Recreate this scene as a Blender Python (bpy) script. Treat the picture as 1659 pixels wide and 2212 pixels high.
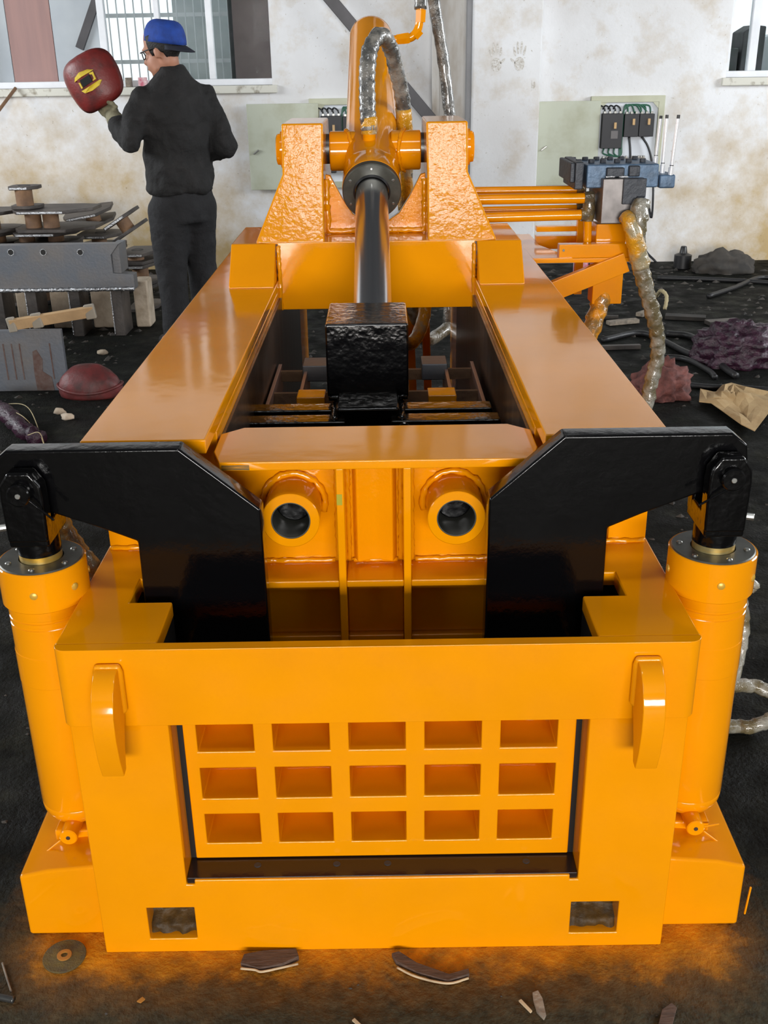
import bpy, bmesh, math, random
from mathutils import Vector, Matrix, Euler, noise
random.seed(7)
for o in list(bpy.data.objects):
    bpy.data.objects.remove(o, do_unlink=True)
scene = bpy.context.scene
COL = scene.collection
V = Vector
# ------------------------------------------------------------------ camera
F_PX, PITCH, YAW, ROLL = 2244.1, 0.4072, -0.0019, -0.0158
CAM = V((0.0161, -1.4081, 1.4653))
_f = V((math.sin(YAW) * math.cos(PITCH), math.cos(YAW) * math.cos(PITCH), -math.sin(PITCH)))
_r = _f.cross(V((0, 0, 1))).normalized()
_u = _r.cross(_f)
_c, _s = math.cos(ROLL), math.sin(ROLL)
RT, UP = _c * _r + _s * _u, -_s * _r + _c * _u
cam_d = bpy.data.cameras.new('camera')
cam_d.sensor_fit = 'VERTICAL'
cam_d.sensor_height = 36.0
cam_d.lens = F_PX / 2212 * 36.0
cam_d.clip_end = 200
cam = bpy.data.objects.new('camera', cam_d)
COL.objects.link(cam)
cam.matrix_world = Matrix(((RT.x, UP.x, -_f.x, CAM.x), (RT.y, UP.y, -_f.y, CAM.y), (RT.z, UP.z, -_f.z, CAM.z), (0, 0, 0, 1)))
scene.camera = cam


def at(u, v, X=None, Y=None, Z=None):
    """point of the place seen at photo pixel (u, v), at a known X, Y or height Z (metres)"""
    d = RT * ((u - 829.5) / F_PX) - UP * ((v - 1106) / F_PX) + _f
    for k, w in enumerate((X, Y, Z)):
        if w is not None:
            return CAM + d * ((w - CAM[k]) / d[k])


# ------------------------------------------------------------------ light
scene.view_settings.view_transform = 'Standard'
scene.view_settings.look = 'None'
scene.view_settings.exposure = 0.0
scene.view_settings.gamma = 1.0
scene.view_settings.use_curve_mapping = False
world = bpy.data.worlds.new('overcast_sky')
scene.world = world
world.use_nodes = True
bg = world.node_tree.nodes['Background']
bg.inputs[0].default_value = (0.93, 0.97, 1.0, 1)
bg.inputs[1].default_value = 1.25


def area(name, loc, rot, sx, sy, power, color):
    l = bpy.data.lights.new(name, 'AREA')
    l.shape = 'RECTANGLE'
    l.size, l.size_y, l.energy, l.color = sx, sy, power, color
    o = bpy.data.objects.new(name, l)
    COL.objects.link(o)
    o.location = loc
    o.rotation_euler = rot
    return o


# daylight through the window band behind the camera, the side windows and one roof light
area('daylight_front', (0.5, -10.0, 1.95), (math.radians(90), 0, 0), 6.5, 1.6, 1170, (1.0, 0.98, 0.95))
for sx in (-1, 1):
    area('daylight_side_rear', (sx * 6.95, 3.6, 2.7), (math.radians(90), 0, math.radians(90 if sx > 0 else -90)), 3.4, 1.6, 350, (0.93, 0.97, 1.0))
    area('daylight_side_front', (sx * 6.95, -3.0, 2.5), (math.radians(90), 0, math.radians(90 if sx > 0 else -90)), 3.4, 1.6, 65, (0.95, 0.98, 1.0))
area('daylight_roof', (0.1, -0.65, 4.78), (0, 0, 0), 1.6, 0.4, 27, (0.97, 0.99, 1.0))

# ------------------------------------------------------------------ materials
MATS = {}


def nt(name):
    m = bpy.data.materials.new(name)
    m.use_nodes = True
    MATS[name] = m
    t = m.node_tree
    return m, t, t.nodes['Principled BSDF']


def N(t, typ, **k):
    n = t.nodes.new(typ)
    for a, b in k.items():
        if a.startswith('_'):
            setattr(n, a[1:], b)
        else:
            n.inputs[a.replace('__', ' ')].default_value = b
    return n


def pos(t, scale=(1, 1, 1)):
    g = t.nodes.new('ShaderNodeNewGeometry')
    m = t.nodes.new('ShaderNodeMapping')
    m.inputs['Scale'].default_value = scale
    t.links.new(g.outputs['Position'], m.inputs['Vector'])
    return m.outputs['Vector']


def noise_tex(t, vec, scale, detail=4, rough=0.55):
    n = N(t, 'ShaderNodeTexNoise', Scale=scale, Detail=detail, Roughness=rough)
    t.links.new(vec, n.inputs['Vector'])
    return n.outputs['Fac']


def ramp(t, fac, stops):
    r = t.nodes.new('ShaderNodeValToRGB')
    e = r.color_ramp.elements
    while len(e) > 1:
        e.remove(e[-1])
    for i, (p, c) in enumerate(stops):
        el = e[0] if i == 0 else e.new(p)
        el.position = p
        el.color = (*c, 1) if len(c) == 3 else c
    t.links.new(fac, r.inputs['Fac'])
    return r.outputs['Color']


def mixc(t, fac, a, b, mode='MIX'):
    m = t.nodes.new('ShaderNodeMix')
    m.data_type = 'RGBA'
    m.blend_type = mode
    for sock, v in ((m.inputs[0], fac), (m.inputs[6], a), (m.inputs[7], b)):
        if hasattr(v, 'links'):
            t.links.new(v, sock)
        else:
            sock.default_value = v if not isinstance(v, tuple) or len(v) == 4 else (*v, 1)
    return m.outputs[2]


def math_n(t, op, a, b=0.0, clamp=False):
    m = t.nodes.new('ShaderNodeMath')
    m.operation = op
    m.use_clamp = clamp
    for s, v in ((m.inputs[0], a), (m.inputs[1], b)):
        if hasattr(v, 'links'):
            t.links.new(v, s)
        else:
            s.default_value = v
    return m.outputs[0]


def bump(t, b, h, strength, dist):
    n = N(t, 'ShaderNodeBump', Strength=strength, Distance=dist)
    t.links.new(h, n.inputs['Height'])
    t.links.new(n.outputs['Normal'], b.inputs['Normal'])


def simple(name, c, rough=0.5, metal=0.0, var=0.0, vscale=20, bmp=0.0, bscale=60, coat=0.0, c2=None, stretch=(1, 1, 1), lo=0.35, hi=0.7, spec=None, bdist=0.01):
    m, t, b = nt(name)
    b.inputs['Base Color'].default_value = (*c, 1)
    b.inputs['Roughness'].default_value = rough
    b.inputs['Metallic'].default_value = metal
    if coat:
        b.inputs['Coat Weight'].default_value = coat
        b.inputs['Coat Roughness'].default_value = 0.06
    if spec is not None:
        b.inputs['Specular IOR Level'].default_value = spec
    if var or c2 or bmp:
        p = pos(t, stretch)
    if var or c2:
        cc = c2 or tuple(x * (1 - var) for x in c)
        t.links.new(ramp(t, noise_tex(t, p, vscale), [(lo, c), (hi, cc)]), b.inputs['Base Color'])
    if bmp:
        bump(t, b, noise_tex(t, p, bscale, 5), bmp, bdist)
    return m


# enamel paint of the machine: brushed a little uneven, very glossy
def enamel(name, c, rough, b1, b2, s1=9, s2=90):
    m, t, b = nt(name)
    p = pos(t)
    t.links.new(ramp(t, noise_tex(t, p, 5), [(0.3, c), (0.75, tuple(x * 0.9 for x in c))]), b.inputs['Base Color'])
    b.inputs['Roughness'].default_value = rough
    b.inputs['IOR'].default_value = 1.5
    h = math_n(t, 'ADD', math_n(t, 'MULTIPLY', noise_tex(t, p, s1, 2), b1), math_n(t, 'MULTIPLY', noise_tex(t, p, s2, 3), b2))
    bump(t, b, h, 1.0, 0.01)
    return m


enamel('paint_orange', (0.80, 0.285, 0.001), 0.09, 0.05, 0.004)
enamel('paint_orange_rough', (0.80, 0.285, 0.001), 0.07, 0.13, 0.07, 20, 90)
enamel('paint_black', (0.0016, 0.0016, 0.002), 0.13, 0.09, 0.035, 18, 75)
enamel('paint_black_rough', (0.0014, 0.0014, 0.0018), 0.15, 0.20, 0.05, 35, 90)
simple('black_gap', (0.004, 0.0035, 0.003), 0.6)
simple('floor_steel', (0.02, 0.012, 0.01), 0.18, 0.0, bmp=0.05)
simple('steel_dark', (0.12, 0.12, 0.115), 0.38, 0.8, var=0.4, vscale=30)
simple('steel_gland', (0.10, 0.10, 0.085), 0.42, 0.5, var=0.4, vscale=25)
simple('chrome', (0.56, 0.57, 0.60), 0.2, 1.0)
simple('rod_bare', (0.5, 0.42, 0.2), 0.35, 0.8, c2=(0.85, 0.45, 0.02), vscale=14, stretch=(1, 1, 4))
simple('bolt_steel', (0.35, 0.35, 0.33), 0.35, 0.9)
simple('bolt_yellow', (0.6, 0.36, 0.05), 0.35, 0.3)
simple('grease', (0.08, 0.04, 0.007), 0.55, bmp=0.3, bscale=50, c2=(0.03, 0.018, 0.007), vscale=40, spec=0.25)
simple('wear_steel', (0.045, 0.026, 0.016), 0.3, bmp=0.2, bscale=20, c2=(0.015, 0.01, 0.008), vscale=12, stretch=(1, 1, 0.15))
simple('slide_steel', (0.34, 0.22, 0.18), 0.4, 0.3)
simple('shade_black', (0.006, 0.005, 0.004), 0.5)  # near-black put in to darken the slot and cut bounced light
simple('bore_grey', (0.06, 0.06, 0.05), 0.35)
simple('valve_blue', (0.10, 0.17, 0.27), 0.45, 0.2, var=0.5, vscale=25, bmp=0.2)
simple('valve_dark', (0.035, 0.04, 0.05), 0.5, 0.3, bmp=0.3)
simple('manifold_steel', (0.20, 0.185, 0.18), 0.4, 0.7, var=0.6, vscale=12)
simple('lever_chrome', (0.88, 0.89, 0.92), 0.2, 0.35)
simple('steel_grey', (0.13, 0.145, 0.17), 0.45, 0.35, c2=(0.17, 0.16, 0.155), vscale=6, bmp=0.1)
simple('steel_edge', (0.45, 0.46, 0.48), 0.3, 0.9, bmp=0.6, bscale=90)
simple('steel_mill', (0.045, 0.04, 0.038), 0.5, 0.3, c2=(0.10, 0.085, 0.075), vscale=9, bmp=0.2)
simple('rust_hub', (0.22, 0.12, 0.06), 0.75, 0.0, c2=(0.13, 0.075, 0.045), vscale=14, bmp=0.3)
simple('rust_stain', (0.09, 0.045, 0.035), 0.8, 0.0, c2=(0.13, 0.10, 0.09), vscale=30)
simple('pale_block', (0.55, 0.46, 0.36), 0.9, 0.0, c2=(0.35, 0.28, 0.2), vscale=12, bmp=0.4)
simple('cardboard', (0.50, 0.33, 0.17), 0.85, 0.0, var=0.2, vscale=12, bmp=0.15)
simple('kraft_paper', (0.45, 0.31, 0.15), 0.85, 0.0, c2=(0.36, 0.23, 0.10), vscale=14, bmp=0.3)
simple('mask_red', (0.17, 0.016, 0.014), 0.45, 0.0, c2=(0.06, 0.015, 0.014), vscale=16, lo=0.45, hi=0.8, bmp=0.15)
simple('mask_red_dusty', (0.14, 0.02, 0.02), 0.55, 0.0, c2=(0.05, 0.015, 0.014), vscale=16, bmp=0.2)
simple('yellow_mark', (0.70, 0.52, 0.03), 0.6, var=0.3, vscale=30)
simple('dark_glass', (0.006, 0.008, 0.007), 0.3, spec=0.2)
simple('cloth_black', (0.0055, 0.0052, 0.0055), 0.85, 0.0, c2=(0.016, 0.0145, 0.0145), vscale=9, bmp=0.5, bscale=18, lo=0.5, hi=0.85, bdist=0.03)
simple('cloth_trousers', (0.0048, 0.0048, 0.006), 0.85, 0.0, c2=(0.0095, 0.0095, 0.0115), vscale=9, bmp=0.5, bscale=14, bdist=0.03)
simple('cap_blue', (0.008, 0.05, 0.30), 0.8, 0.0, var=0.45, vscale=22, bmp=0.4, bscale=30)
simple('cap_under', (0.008, 0.010, 0.02), 0.8)
simple('skin', (0.40, 0.185, 0.115), 0.55, 0.0, var=0.15, vscale=18)
simple('hair', (0.008, 0.007, 0.007), 0.6, bmp=0.5, bscale=120)
simple('glove_tan', (0.24, 0.22, 0.14), 0.9, 0.0, var=0.3, vscale=25, bmp=0.4, bscale=40)
simple('plastic_black', (0.012, 0.012, 0.013), 0.4)
simple('breaker_black', (0.022, 0.022, 0.026), 0.5)
simple('breaker_label', (0.14, 0.13, 0.13), 0.5)
simple('toggle_tan', (0.55, 0.35, 0.16), 0.5)
simple('contactor_tan', (0.42, 0.30, 0.22), 0.6, c2=(0.5, 0.48, 0.42), vscale=40)
simple('wire_green', (0.01, 0.09, 0.05), 0.4)
simple('wire_black', (0.012, 0.013, 0.016), 0.45)
simple('cabinet_cream', (0.52, 0.53, 0.40), 0.5, c2=(0.42, 0.42, 0.30), vscale=6)
simple('cabinet_back', (0.72, 0.76, 0.82), 0.5)
simple('cabinet_door', (0.50, 0.53, 0.43), 0.45, c2=(0.36, 0.36, 0.24), vscale=5, lo=0.45, hi=0.8, bmp=0.05)
simple('frame_white', (0.80, 0.82, 0.86), 0.4, var=0.1, vscale=8)
simple('sill_paint', (0.66, 0.65, 0.58), 0.7, c2=(0.22, 0.18, 0.12), vscale=14, lo=0.55, hi=0.72)
simple('curtain_pink', (0.36, 0.22, 0.20), 0.8, c2=(0.30, 0.19, 0.18), vscale=3, stretch=(6, 1, 0.6))
simple('board_grey', (0.46, 0.50, 0.53), 0.7, c2=(0.38, 0.42, 0.46), vscale=3)
simple('board_brown', (0.20, 0.155, 0.15), 0.7, var=0.3, vscale=4)
simple('brace_steel', (0.075, 0.072, 0.078), 0.5, 0.3, var=0.3, vscale=6)
simple('timber_white', (0.58, 0.56, 0.53), 0.7, c2=(0.40, 0.34, 0.27), vscale=5, stretch=(2, 2, 0.6), lo=0.5, hi=0.8)
simple('column_grey', (0.28, 0.28, 0.29), 0.6, var=0.2, vscale=6)
simple('hand_stain', (0.46, 0.42, 0.37), 0.9, c2=(0.72, 0.71, 0.69), vscale=70, lo=0.35, hi=0.6)
simple('plant_dark', (0.05, 0.05, 0.055), 0.8, c2=(0.02, 0.03, 0.025), vscale=9)
simple('outer_wall', (0.50, 0.56, 0.57), 0.9, c2=(0.66, 0.70, 0.70), vscale=4)
simple('bars_grey', (0.78, 0.82, 0.84), 0.6)
simple('net_purple', (0.045, 0.012, 0.03), 0.4, c2=(0.012, 0.006, 0.011), vscale=40, bmp=0.8, bscale=60)
simple('rag_pink', (0.17, 0.055, 0.045), 0.8, c2=(0.06, 0.02, 0.018), vscale=30, bmp=0.8, bscale=40)
simple('wood_chip', (0.11, 0.065, 0.045), 0.8, c2=(0.05, 0.03, 0.022), vscale=30, stretch=(1, 6, 6), bmp=0.4)
simple('wood_pale', (0.58, 0.45, 0.28), 0.8, c2=(0.36, 0.26, 0.16), vscale=30)
simple('wood_grey', (0.30, 0.25, 0.19), 0.8, c2=(0.14, 0.12, 0.10), vscale=40, bmp=0.4)
simple('disc_grit', (0.13, 0.09, 0.02), 0.9, c2=(0.07, 0.055, 0.03), vscale=60, bmp=0.5, bscale=300)
simple('disc_center', (0.40, 0.16, 0.015), 0.7, var=0.3, vscale=60)
simple('floor_cable', (0.012, 0.012, 0.013), 0.5, bmp=0.2)
simple('rubble_dark', (0.03, 0.028, 0.026), 0.9, c2=(0.07, 0.06, 0.05), vscale=9)
simple('rope_yellow', (0.45, 0.38, 0.22), 0.9, bmp=0.4)
simple('tape_clear', (0.30, 0.27, 0.22), 0.15)
simple('bottle_pink', (0.55, 0.12, 0.18), 0.4, c2=(0.8, 0.7, 0.7), vscale=30)
simple('green_smear', (0.34, 0.30, 0.01), 0.4)
simple('smear_dark', (0.05, 0.045, 0.01), 0.4, c2=(0.45, 0.18, 0.004), vscale=90, stretch=(0.3, 1, 3))

m, t, b = nt('window_glass')
b.inputs['Base Color'].default_value = (0.9, 0.95, 0.95, 1)
b.inputs['Roughness'].default_value = 0.02
b.inputs['Transmission Weight'].default_value = 1.0
b.inputs['IOR'].default_value = 1.05


def film(name, a, c2, sc):
    m, t, b = nt(name)
    p = pos(t)
    t.links.new(ramp(t, noise_tex(t, p, sc, 3), [(0.42, a), (0.58, c2)]), b.inputs['Base Color'])
    b.inputs['Roughness'].default_value = 0.2
    b.inputs['Coat Weight'].default_value = 0.6
    bump(t, b, noise_tex(t, p, 70, 3), 0.6, 0.01)


film('film_grey', (0.07, 0.07, 0.066), (0.19, 0.18, 0.16), 22)
film('film_yellow', (0.55, 0.27, 0.015), (0.30, 0.26, 0.16), 14)
film('film_orange', (0.70, 0.28, 0.01), (0.25, 0.14, 0.04), 22)
film('film_pale', (0.27, 0.26, 0.22), (0.13, 0.105, 0.055), 20)
film('film_brown', (0.17, 0.12, 0.05), (0.10, 0.08, 0.05), 30)

# plaster walls, white with tan water stains low down
m, t, b = nt('plaster')
p = pos(t)
g = t.nodes.new('ShaderNodeSeparateXYZ')
t.links.new(p, g.inputs[0])
zz = math_n(t, 'MULTIPLY', math_n(t, 'SUBTRACT', 1.25, g.outputs['Z']), 0.42, True)
xx = math_n(t, 'MULTIPLY', math_n(t, 'SUBTRACT', math_n(t, 'ABSOLUTE', math_n(t, 'SUBTRACT', g.outputs['X'], 0.75)), 1.15), 0.9, True)
amt = math_n(t, 'MULTIPLY', math_n(t, 'ADD', zz, 0.06), xx)
st = math_n(t, 'ADD', noise_tex(t, p, 3.2, 7, 0.65), math_n(t, 'MULTIPLY', amt, 0.85))
stain = ramp(t, st, [(0.50, (0, 0, 0)), (0.95, (1, 1, 1))])
c1 = mixc(t, stain, (0.80, 0.81, 0.83), (0.50, 0.37, 0.19))
sp = ramp(t, noise_tex(t, p, 38, 3, 0.7), [(0.66, (1, 1, 1)), (0.75, (0.62, 0.58, 0.5))])
soot = ramp(t, noise_tex(t, p, 1.3, 5), [(0.40, (1, 1, 1)), (0.75, (0.82, 0.80, 0.78))])
c1 = mixc(t, 1.0, mixc(t, 1.0, c1, sp, 'MULTIPLY'), soot, 'MULTIPLY')
t.links.new(c1, b.inputs['Base Color'])
b.inputs['Roughness'].default_value = 0.85
b.inputs['Specular IOR Level'].default_value = 0.3
bump(t, b, noise_tex(t, p, 25, 5), 0.25, 0.01)

simple('cladding_dark', (0.06, 0.062, 0.065), 0.8, var=0.3, vscale=1)  # dark tone of the unseen upper wall, added to darken reflections
simple('ceiling_sheet', (0.10, 0.10, 0.10), 0.9, var=0.3, vscale=1)
simple('hall_wall', (0.22, 0.21, 0.20), 0.9, var=0.4, vscale=0.8)

# oily workshop floor with orange overspray round the machine's base
m, t, b = nt('oily_floor')
p = pos(t)
g = t.nodes.new('ShaderNodeSeparateXYZ')
t.links.new(p, g.inputs[0])
dx = math_n(t, 'MAXIMUM', math_n(t, 'SUBTRACT', math_n(t, 'ABSOLUTE', g.outputs['X']), 0.56), 0.0)
dy = math_n(t, 'MAXIMUM', math_n(t, 'MAXIMUM', math_n(t, 'SUBTRACT', 0.01, g.outputs['Y']), math_n(t, 'SUBTRACT', g.outputs['Y'], 0.6)), 0.0)
dist = math_n(t, 'SQRT', math_n(t, 'ADD', math_n(t, 'POWER', dx, 2.0), math_n(t, 'POWER', dy, 2.0)))
nz = noise_tex(t, p, 16, 8, 0.7)
dn = math_n(t, 'ADD', dist, math_n(t, 'MULTIPLY', math_n(t, 'SUBTRACT', nz, 0.5), 0.17))
spray = ramp(t, dn, [(0.0, (0.95, 0.95, 0.95)), (0.04, (0.62, 0.62, 0.62)), (0.09, (0.13, 0.13, 0.13)), (0.16, (0, 0, 0))])
base = ramp(t, noise_tex(t, p, 5, 8, 0.7), [(0.34, (0.0018, 0.0020, 0.0018)), (0.55, (0.0075, 0.0082, 0.0062)), (0.78, (0.036, 0.038, 0.027))])
gr = ramp(t, noise_tex(t, p, 55, 5, 0.7), [(0.35, (0.55, 0.55, 0.55)), (0.72, (1.35, 1.35, 1.3))])
base = mixc(t, 1.0, base, gr, 'MULTIPLY')
dustm = ramp(t, math_n(t, 'ADD', math_n(t, 'MULTIPLY', math_n(t, 'SUBTRACT', 0.30, g.outputs['Y']), 1.6), math_n(t, 'SUBTRACT', noise_tex(t, p, 7, 7, 0.7), 0.5)), [(0.15, (0, 0, 0)), (0.75, (0.85, 0.85, 0.85))])
base = mixc(t, dustm, base, mixc(t, 1.0, (0.066, 0.058, 0.036), gr, 'MULTIPLY'))
orange = ramp(t, noise_tex(t, p, 22, 5), [(0.3, (0.50, 0.18, 0.006)), (0.7, (0.80, 0.30, 0.008))])
t.links.new(mixc(t, spray, base, orange), b.inputs['Base Color'])
rr = ramp(t, noise_tex(t, p, 7, 5), [(0.35, (0.5, 0.5, 0.5)), (0.65, (0.9, 0.9, 0.9))])
t.links.new(rr, b.inputs['Roughness'])
b.inputs['Specular IOR Level'].default_value = 0.12
hh = math_n(t, 'ADD', noise_tex(t, p, 18, 8, 0.65), math_n(t, 'MULTIPLY', noise_tex(t, p, 120, 4), 0.35))
bump(t, b, hh, 0.8, 0.02)


# ------------------------------------------------------------------ builders
def P(o, parent):
    if parent is not None:
        o.parent = parent
        M = Matrix.Identity(4)
        q = parent
        while q is not None:
            M = Matrix.Translation(q.location) @ M
            q = q.parent
        # every object keeps its own location relative to its parent
        o.location = o.location - M.to_translation()
    return o


def mesh(name, verts, faces, mat, parent=None, smooth=False, bevel=0.0, seg=2, label=None, centre=True):
    me = bpy.data.meshes.new(name)
    verts = [V(v) for v in verts]
    lo = V([min(v[k] for v in verts) for k in range(3)])
    hi = V([max(v[k] for v in verts) for k in range(3)])
    org = V(((lo.x + hi.x) / 2, (lo.y + hi.y) / 2, lo.z)) if centre else V((0, 0, 0))
    me.from_pydata([v - org for v in verts], [], faces)
    bm = bmesh.new()
    bm.from_mesh(me)
    bmesh.ops.recalc_face_normals(bm, faces=bm.faces)
    if smooth:
        for f in bm.faces:
            f.smooth = True
    bm.to_mesh(me)
    bm.free()
    me.materials.append(MATS[mat])
    o = bpy.data.objects.new(name, me)
    o.location = org
    COL.objects.link(o)
    if bevel:
        md = o.modifiers.new('bevel', 'BEVEL')
        md.width = bevel
        md.segments = seg
        md.limit_method = 'ANGLE'
        md.angle_limit = math.radians(40)
        md.harden_normals = False
        for pl in me.polygons:
            pl.use_smooth = True
        e = o.modifiers.new('edges', 'WEIGHTED_NORMAL')
        e.keep_sharp = True
    if smooth == 'auto':
        sharp_by_angle(me, 35)
    if label:
        o['label'] = label
    return P(o, parent)


def sharp_by_angle(me, deg):
    bm = bmesh.new()
    bm.from_mesh(me)
    for e in bm.edges:
        if len(e.link_faces) == 2 and e.calc_face_angle(0) > math.radians(deg):
            e.smooth = False
    bm.to_mesh(me)
    bm.free()


def thing(name, label, cat, loc=(0, 0, 0), group=None):
    o = bpy.data.objects.new(name, None)
    o.empty_display_size = 0.1
    COL.objects.link(o)
    o.location = loc
    return tag(o, label, cat, group)


def tag(o, label, cat, group=None):
    o['label'] = label
    o['category'] = cat
    if group:
        o['group'] = group
    return o


def struct(o):
    o['kind'] = 'structure'
    return o


def box_vf(lo, hi):
    x0, y0, z0 = lo
    x1, y1, z1 = hi
    v = [(x0, y0, z0), (x1, y0, z0), (x1, y1, z0), (x0, y1, z0), (x0, y0, z1), (x1, y0, z1), (x1, y1, z1), (x0, y1, z1)]
    f = [(0, 3, 2, 1), (4, 5, 6, 7), (0, 1, 5, 4), (1, 2, 6, 5), (2, 3, 7, 6), (3, 0, 4, 7)]
    return v, f


def box(name, lo, hi, mat, parent=None, bevel=0.002, **k):
    v, f = box_vf(lo, hi)
    return mesh(name, v, f, mat, parent, bevel=bevel, **k)


def obox(name, c, size, rot, mat, parent=None, bevel=0.002, **k):
    """box of a size turned by an Euler rotation about its centre"""
    v, f = box_vf([-s / 2 for s in size], [s / 2 for s in size])
    R = Euler(rot).to_matrix()
    return mesh(name, [R @ V(p) + V(c) for p in v], f, mat, parent, bevel=bevel, **k)


def bar(name, p0, p1, w, h, mat, parent=None, up=(0, 0, 1), bevel=0.002, **k):
    """rectangular bar from p0 to p1, w sideways and h along 'up'"""
    p0, p1 = V(p0), V(p1)
    d = (p1 - p0).normalized()
    s = d.cross(V(up)).normalized()
    u = s.cross(d)
    v = []
    for q in (p0, p1):
        for a, b_ in ((-1, -1), (1, -1), (1, 1), (-1, 1)):
            v.append(q + s * (a * w / 2) + u * (b_ * h / 2))
    f = [(0, 1, 2, 3), (7, 6, 5, 4), (0, 4, 5, 1), (1, 5, 6, 2), (2, 6, 7, 3), (3, 7, 4, 0)]
    return mesh(name, v, f, mat, parent, bevel=bevel, **k)


def prism(name, poly, axis, a, b_, mat, parent=None, bevel=0.002, **k):
    """extrude a polygon; axis x: poly=(y,z), y: (x,z), z: (x,y)"""
    def mk(p, w):
        return {'x': (w, p[0], p[1]), 'y': (p[0], w, p[1]), 'z': (p[0], p[1], w)}[axis]
    n = len(poly)
    v = [mk(p, a) for p in poly] + [mk(p, b_) for p in poly]
    f = [tuple(range(n)), tuple(range(2 * n - 1, n - 1, -1))] + [(i, (i + 1) % n, n + (i + 1) % n, n + i) for i in range(n)]
    return mesh(name, v, f, mat, parent, bevel=bevel, **k)


def cells(name, us, vs, solid, d0, d1, axis, mat, parent=None, bevel=0.002, **k):
    """plate made of grid cells (open where solid(i,j) is false), extruded from d0 to d1"""
    def mk(i, j, d):
        a, b_ = us[i], vs[j]
        return {'x': (d, a, b_), 'y': (a, d, b_), 'z': (a, b_, d)}[axis]
    idx, v, f = {}, [], []

    def g(i, j, s):
        key = (i, j, s)
        if key not in idx:
            idx[key] = len(v)
            v.append(mk(i, j, d1 if s else d0))
        return idx[key]
    nu, nv = len(us) - 1, len(vs) - 1
    S = lambda i, j: 0 <= i < nu and 0 <= j < nv and solid(i, j)
    for i in range(nu):
        for j in range(nv):
            if not S(i, j):
                continue
            for s in (0, 1):
                f.append((g(i, j, s), g(i + 1, j, s), g(i + 1, j + 1, s), g(i, j + 1, s)))
            if not S(i - 1, j):
                f.append((g(i, j, 0), g(i, j, 1), g(i, j + 1, 1), g(i, j + 1, 0)))
            if not S(i + 1, j):
                f.append((g(i + 1, j, 0), g(i + 1, j, 1), g(i + 1, j + 1, 1), g(i + 1, j + 1, 0)))
            if not S(i, j - 1):
                f.append((g(i, j, 0), g(i, j, 1), g(i + 1, j, 1), g(i + 1, j, 0)))
            if not S(i, j + 1):
                f.append((g(i, j + 1, 0), g(i, j + 1, 1), g(i + 1, j + 1, 1), g(i + 1, j + 1, 0)))
    return mesh(name, v, f, mat, parent, bevel=bevel, **k)


def frame_of(d):
    d = d.normalized()
    a = V((0, 0, 1)) if abs(d.z) < 0.9 else V((1, 0, 0))
    s = d.cross(a).normalized()
    return s, s.cross(d).normalized()


def lathe_vf(p0, d, prof, n=32, caps=True):
    """prof: (distance along d, radius)"""
    p0, d = V(p0), V(d).normalized()
    s, u = frame_of(d)
    v, f = [], []
    for (h, r) in prof:
        for i in range(n):
            a = 2 * math.pi * i / n
            v.append(p0 + d * h + (s * math.cos(a) + u * math.sin(a)) * r)
    for k in range(len(prof) - 1):
        for i in range(n):
            f.append((k * n + i, k * n + (i + 1) % n, (k + 1) * n + (i + 1) % n, (k + 1) * n + i))
    if caps:
        f.append(tuple(range(n - 1, -1, -1)))
        m_ = (len(prof) - 1) * n
        f.append(tuple(range(m_, m_ + n)))
    return v, f


def lathe(name, p0, d, prof, mat, parent=None, n=32, caps=True, **k):
    v, f = lathe_vf(p0, d, prof, n, caps)
    return mesh(name, v, f, mat, parent, smooth='auto', **k)


def cyl(name, p0, p1, r, mat, parent=None, n=24, ch=None, **k):
    p0, p1 = V(p0), V(p1)
    L = (p1 - p0).length
    c = min(r * 0.12, L * 0.2) if ch is None else ch
    return lathe(name, p0, p1 - p0, [(0, r - c), (c, r), (L - c, r), (L, r - c)], mat, parent, n, **k)


def ring(name, p0, d, r0, r1, L, mat, parent=None, n=36, **k):
    """hollow sleeve"""
    c = (r1 - r0) * 0.08
    prof = [(0, r0), (0, r1 - c), (c, r1), (L - c, r1), (L, r1 - c), (L, r0), (0, r0)]
    v, f = lathe_vf(p0, d, prof, n, False)
    return mesh(name, v, f, mat, parent, smooth='auto', **k)


def spline(pts, sub=8):
    pts = [V(p) for p in pts]
    if len(pts) < 3:
        return pts
    out = []
    q = [pts[0] * 2 - pts[1]] + pts + [pts[-1] * 2 - pts[-2]]
    for i in range(1, len(q) - 2):
        a, b_, c, d = q[i - 1:i + 3]
        for k in range(sub):
            t_ = k / sub
            out.append(0.5 * ((2 * b_) + (c - a) * t_ + (2 * a - 5 * b_ + 4 * c - d) * t_ ** 2 + (3 * b_ - a - 3 * c + d) * t_ ** 3))
    out.append(pts[-1])
    return out


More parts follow.
